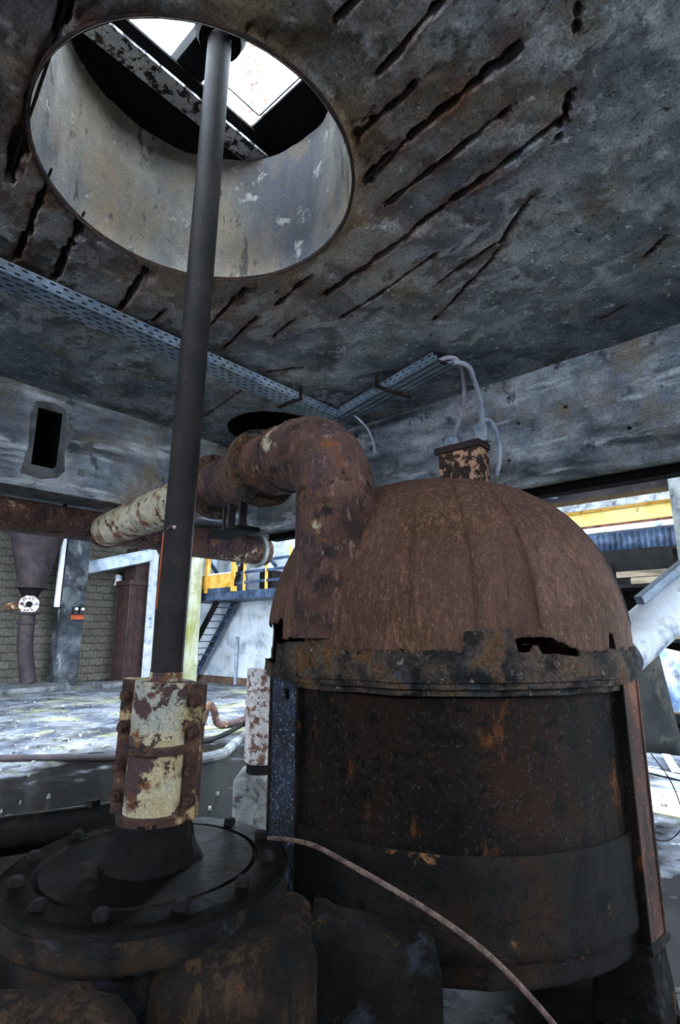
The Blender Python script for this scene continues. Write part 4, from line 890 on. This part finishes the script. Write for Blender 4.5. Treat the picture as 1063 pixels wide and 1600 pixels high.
MB().box(11.2,11.5,-3,7,3.66,3.94).build('girder_web', m_yellowpale, yg); MB().box(11.1,11.6,-3,7,3.94,3.985).build('girder_top', m_yellow, yg); MB().box(11.1,11.6,-3,7,3.60,3.66).build('girder_bottom', m_redrust, yg); MB().box(11.05,11.5,-3,7,3.50,3.60).build('walkway_edge', m_white, yg)
for y in (-2.8, 6.8): MB().box(11.2,11.5,y-.12,y+.12,0,3.5).build('girder_post', m_blue, yg)
corr(11.0, -3, 7, 3.12, 3.46, .10, .02, 'ribbed_fascia', m_blue, 'blue ribbed fascia sheet below the yellow girder', 'sheet')
bk = thing('timber_rack', 'dark rack stacked with weathered timber in the open bay', 'rack', (11.6, 2, 0))
for y in (-1, .4, 1.9, 3.4, 4.9):
    MB().box(11.3,11.42,y-.06,y+.06,0,3.1).build('rack_post', m_dark, bk); MB().box(12.5,12.62,y-.06,y+.06,0,3.1).build('rack_post', m_dark, bk)
for z in (.5, 1.5, 2.5): MB().box(11.25,12.65,-1.1,5.0,z-.06,z).build('rack_shelf', m_dark, bk)
MB().box(12.62,12.68,-1.1,5.0,0,3.5).build('rack_back', m_dark, bk)
for x, y, zz, L_, lab in ((11.40,1.75,2.5,1.9,'longest weathered timber at the front of the rack top shelf'),(11.45,2.45,2.63,1.0,'short weathered timber lying across the longest one on the rack'),(11.85,1.6,2.5,1.6,'weathered timber behind the longest one on the rack top shelf'),(11.45,1.7,1.5,1.7,'weathered timber on the middle shelf of the dark rack'),(11.5,1.9,.5,1.8,'weathered timber on the bottom shelf of the dark rack')):
    tag(MB().bar((x,y-L_/2,zz+.063), (x+.04,y+L_/2,zz+.063), .30, .12).build('timber', m_wood, bevel=.01), lab, 'timber', 'timbers on the rack')
# bundled tarpaulin on a crate
t = thing('crate', 'dark slatted crate under the blue tarpaulin bundle', 'crate', (9.3, 1.9, 0))
for z in (.04,.22,.40): 
    for x in (8.85, 9.75): MB().box(x-.02,x+.02,1.5,2.5,z,z+.14).build('slat', m_dark, t)
    for y in (1.5, 2.5): MB().box(8.85,9.75,y-.02,y+.02,z,z+.14).build('slat', m_dark, t)
MB().box(8.85,9.75,1.5,2.5,.52,.56).build('lid', m_wood, t)
mb = MB(); n = 32
for j in range(13):
    v = j/12; z = .56+.86*v; rr = .52*(1-.55*v**2.5)*(1 if j < 12 else .02)
    for k in range(n):
        a = 2*PI*k/n; q = rr*(1+.45*(float(fbm(a*2.2, v*3, 77))-.5)+.12*math.sin(a*7+v*5)); mb.v.append((9.3+q*.8*math.cos(a), 2.0+q*.95*math.sin(a), z))
for j in range(12):
    for k in range(n): mb.f.append((j*n+k, j*n+(k+1) % n, (j+1)*n+(k+1) % n, (j+1)*n+k))
tag(mb.build('tarpaulin', m_tarp, smooth=60), 'crumpled pale blue tarpaulin bundle on the crate', 'tarpaulin')
ps = MB().box(5.95,6.85,-3,2.7,.004,.018).build('painted_strip', mk('pale_yellow_floor_paint', [(.3,S(196,192,140)),(.5,S(226,222,176)),(.7,S(210,208,180))], 1.5, .7, .3, 20, layers=[(S(150,152,140),2,.58,.06,.8)]), flr)
for (x, y, a, lab) in ((8.2,1.75,.3,'pale plank lying beside the crate'),(7.6,1.9,1.2,'pale plank lying on the wet floor near the yellow strip')):
    tag(MB().bar((x-.5*math.cos(a),y-.5*math.sin(a),.035), (x+.5*math.cos(a),y+.5*math.sin(a),.035), .09, .03).build('plank', m_fixture), lab, 'plank')
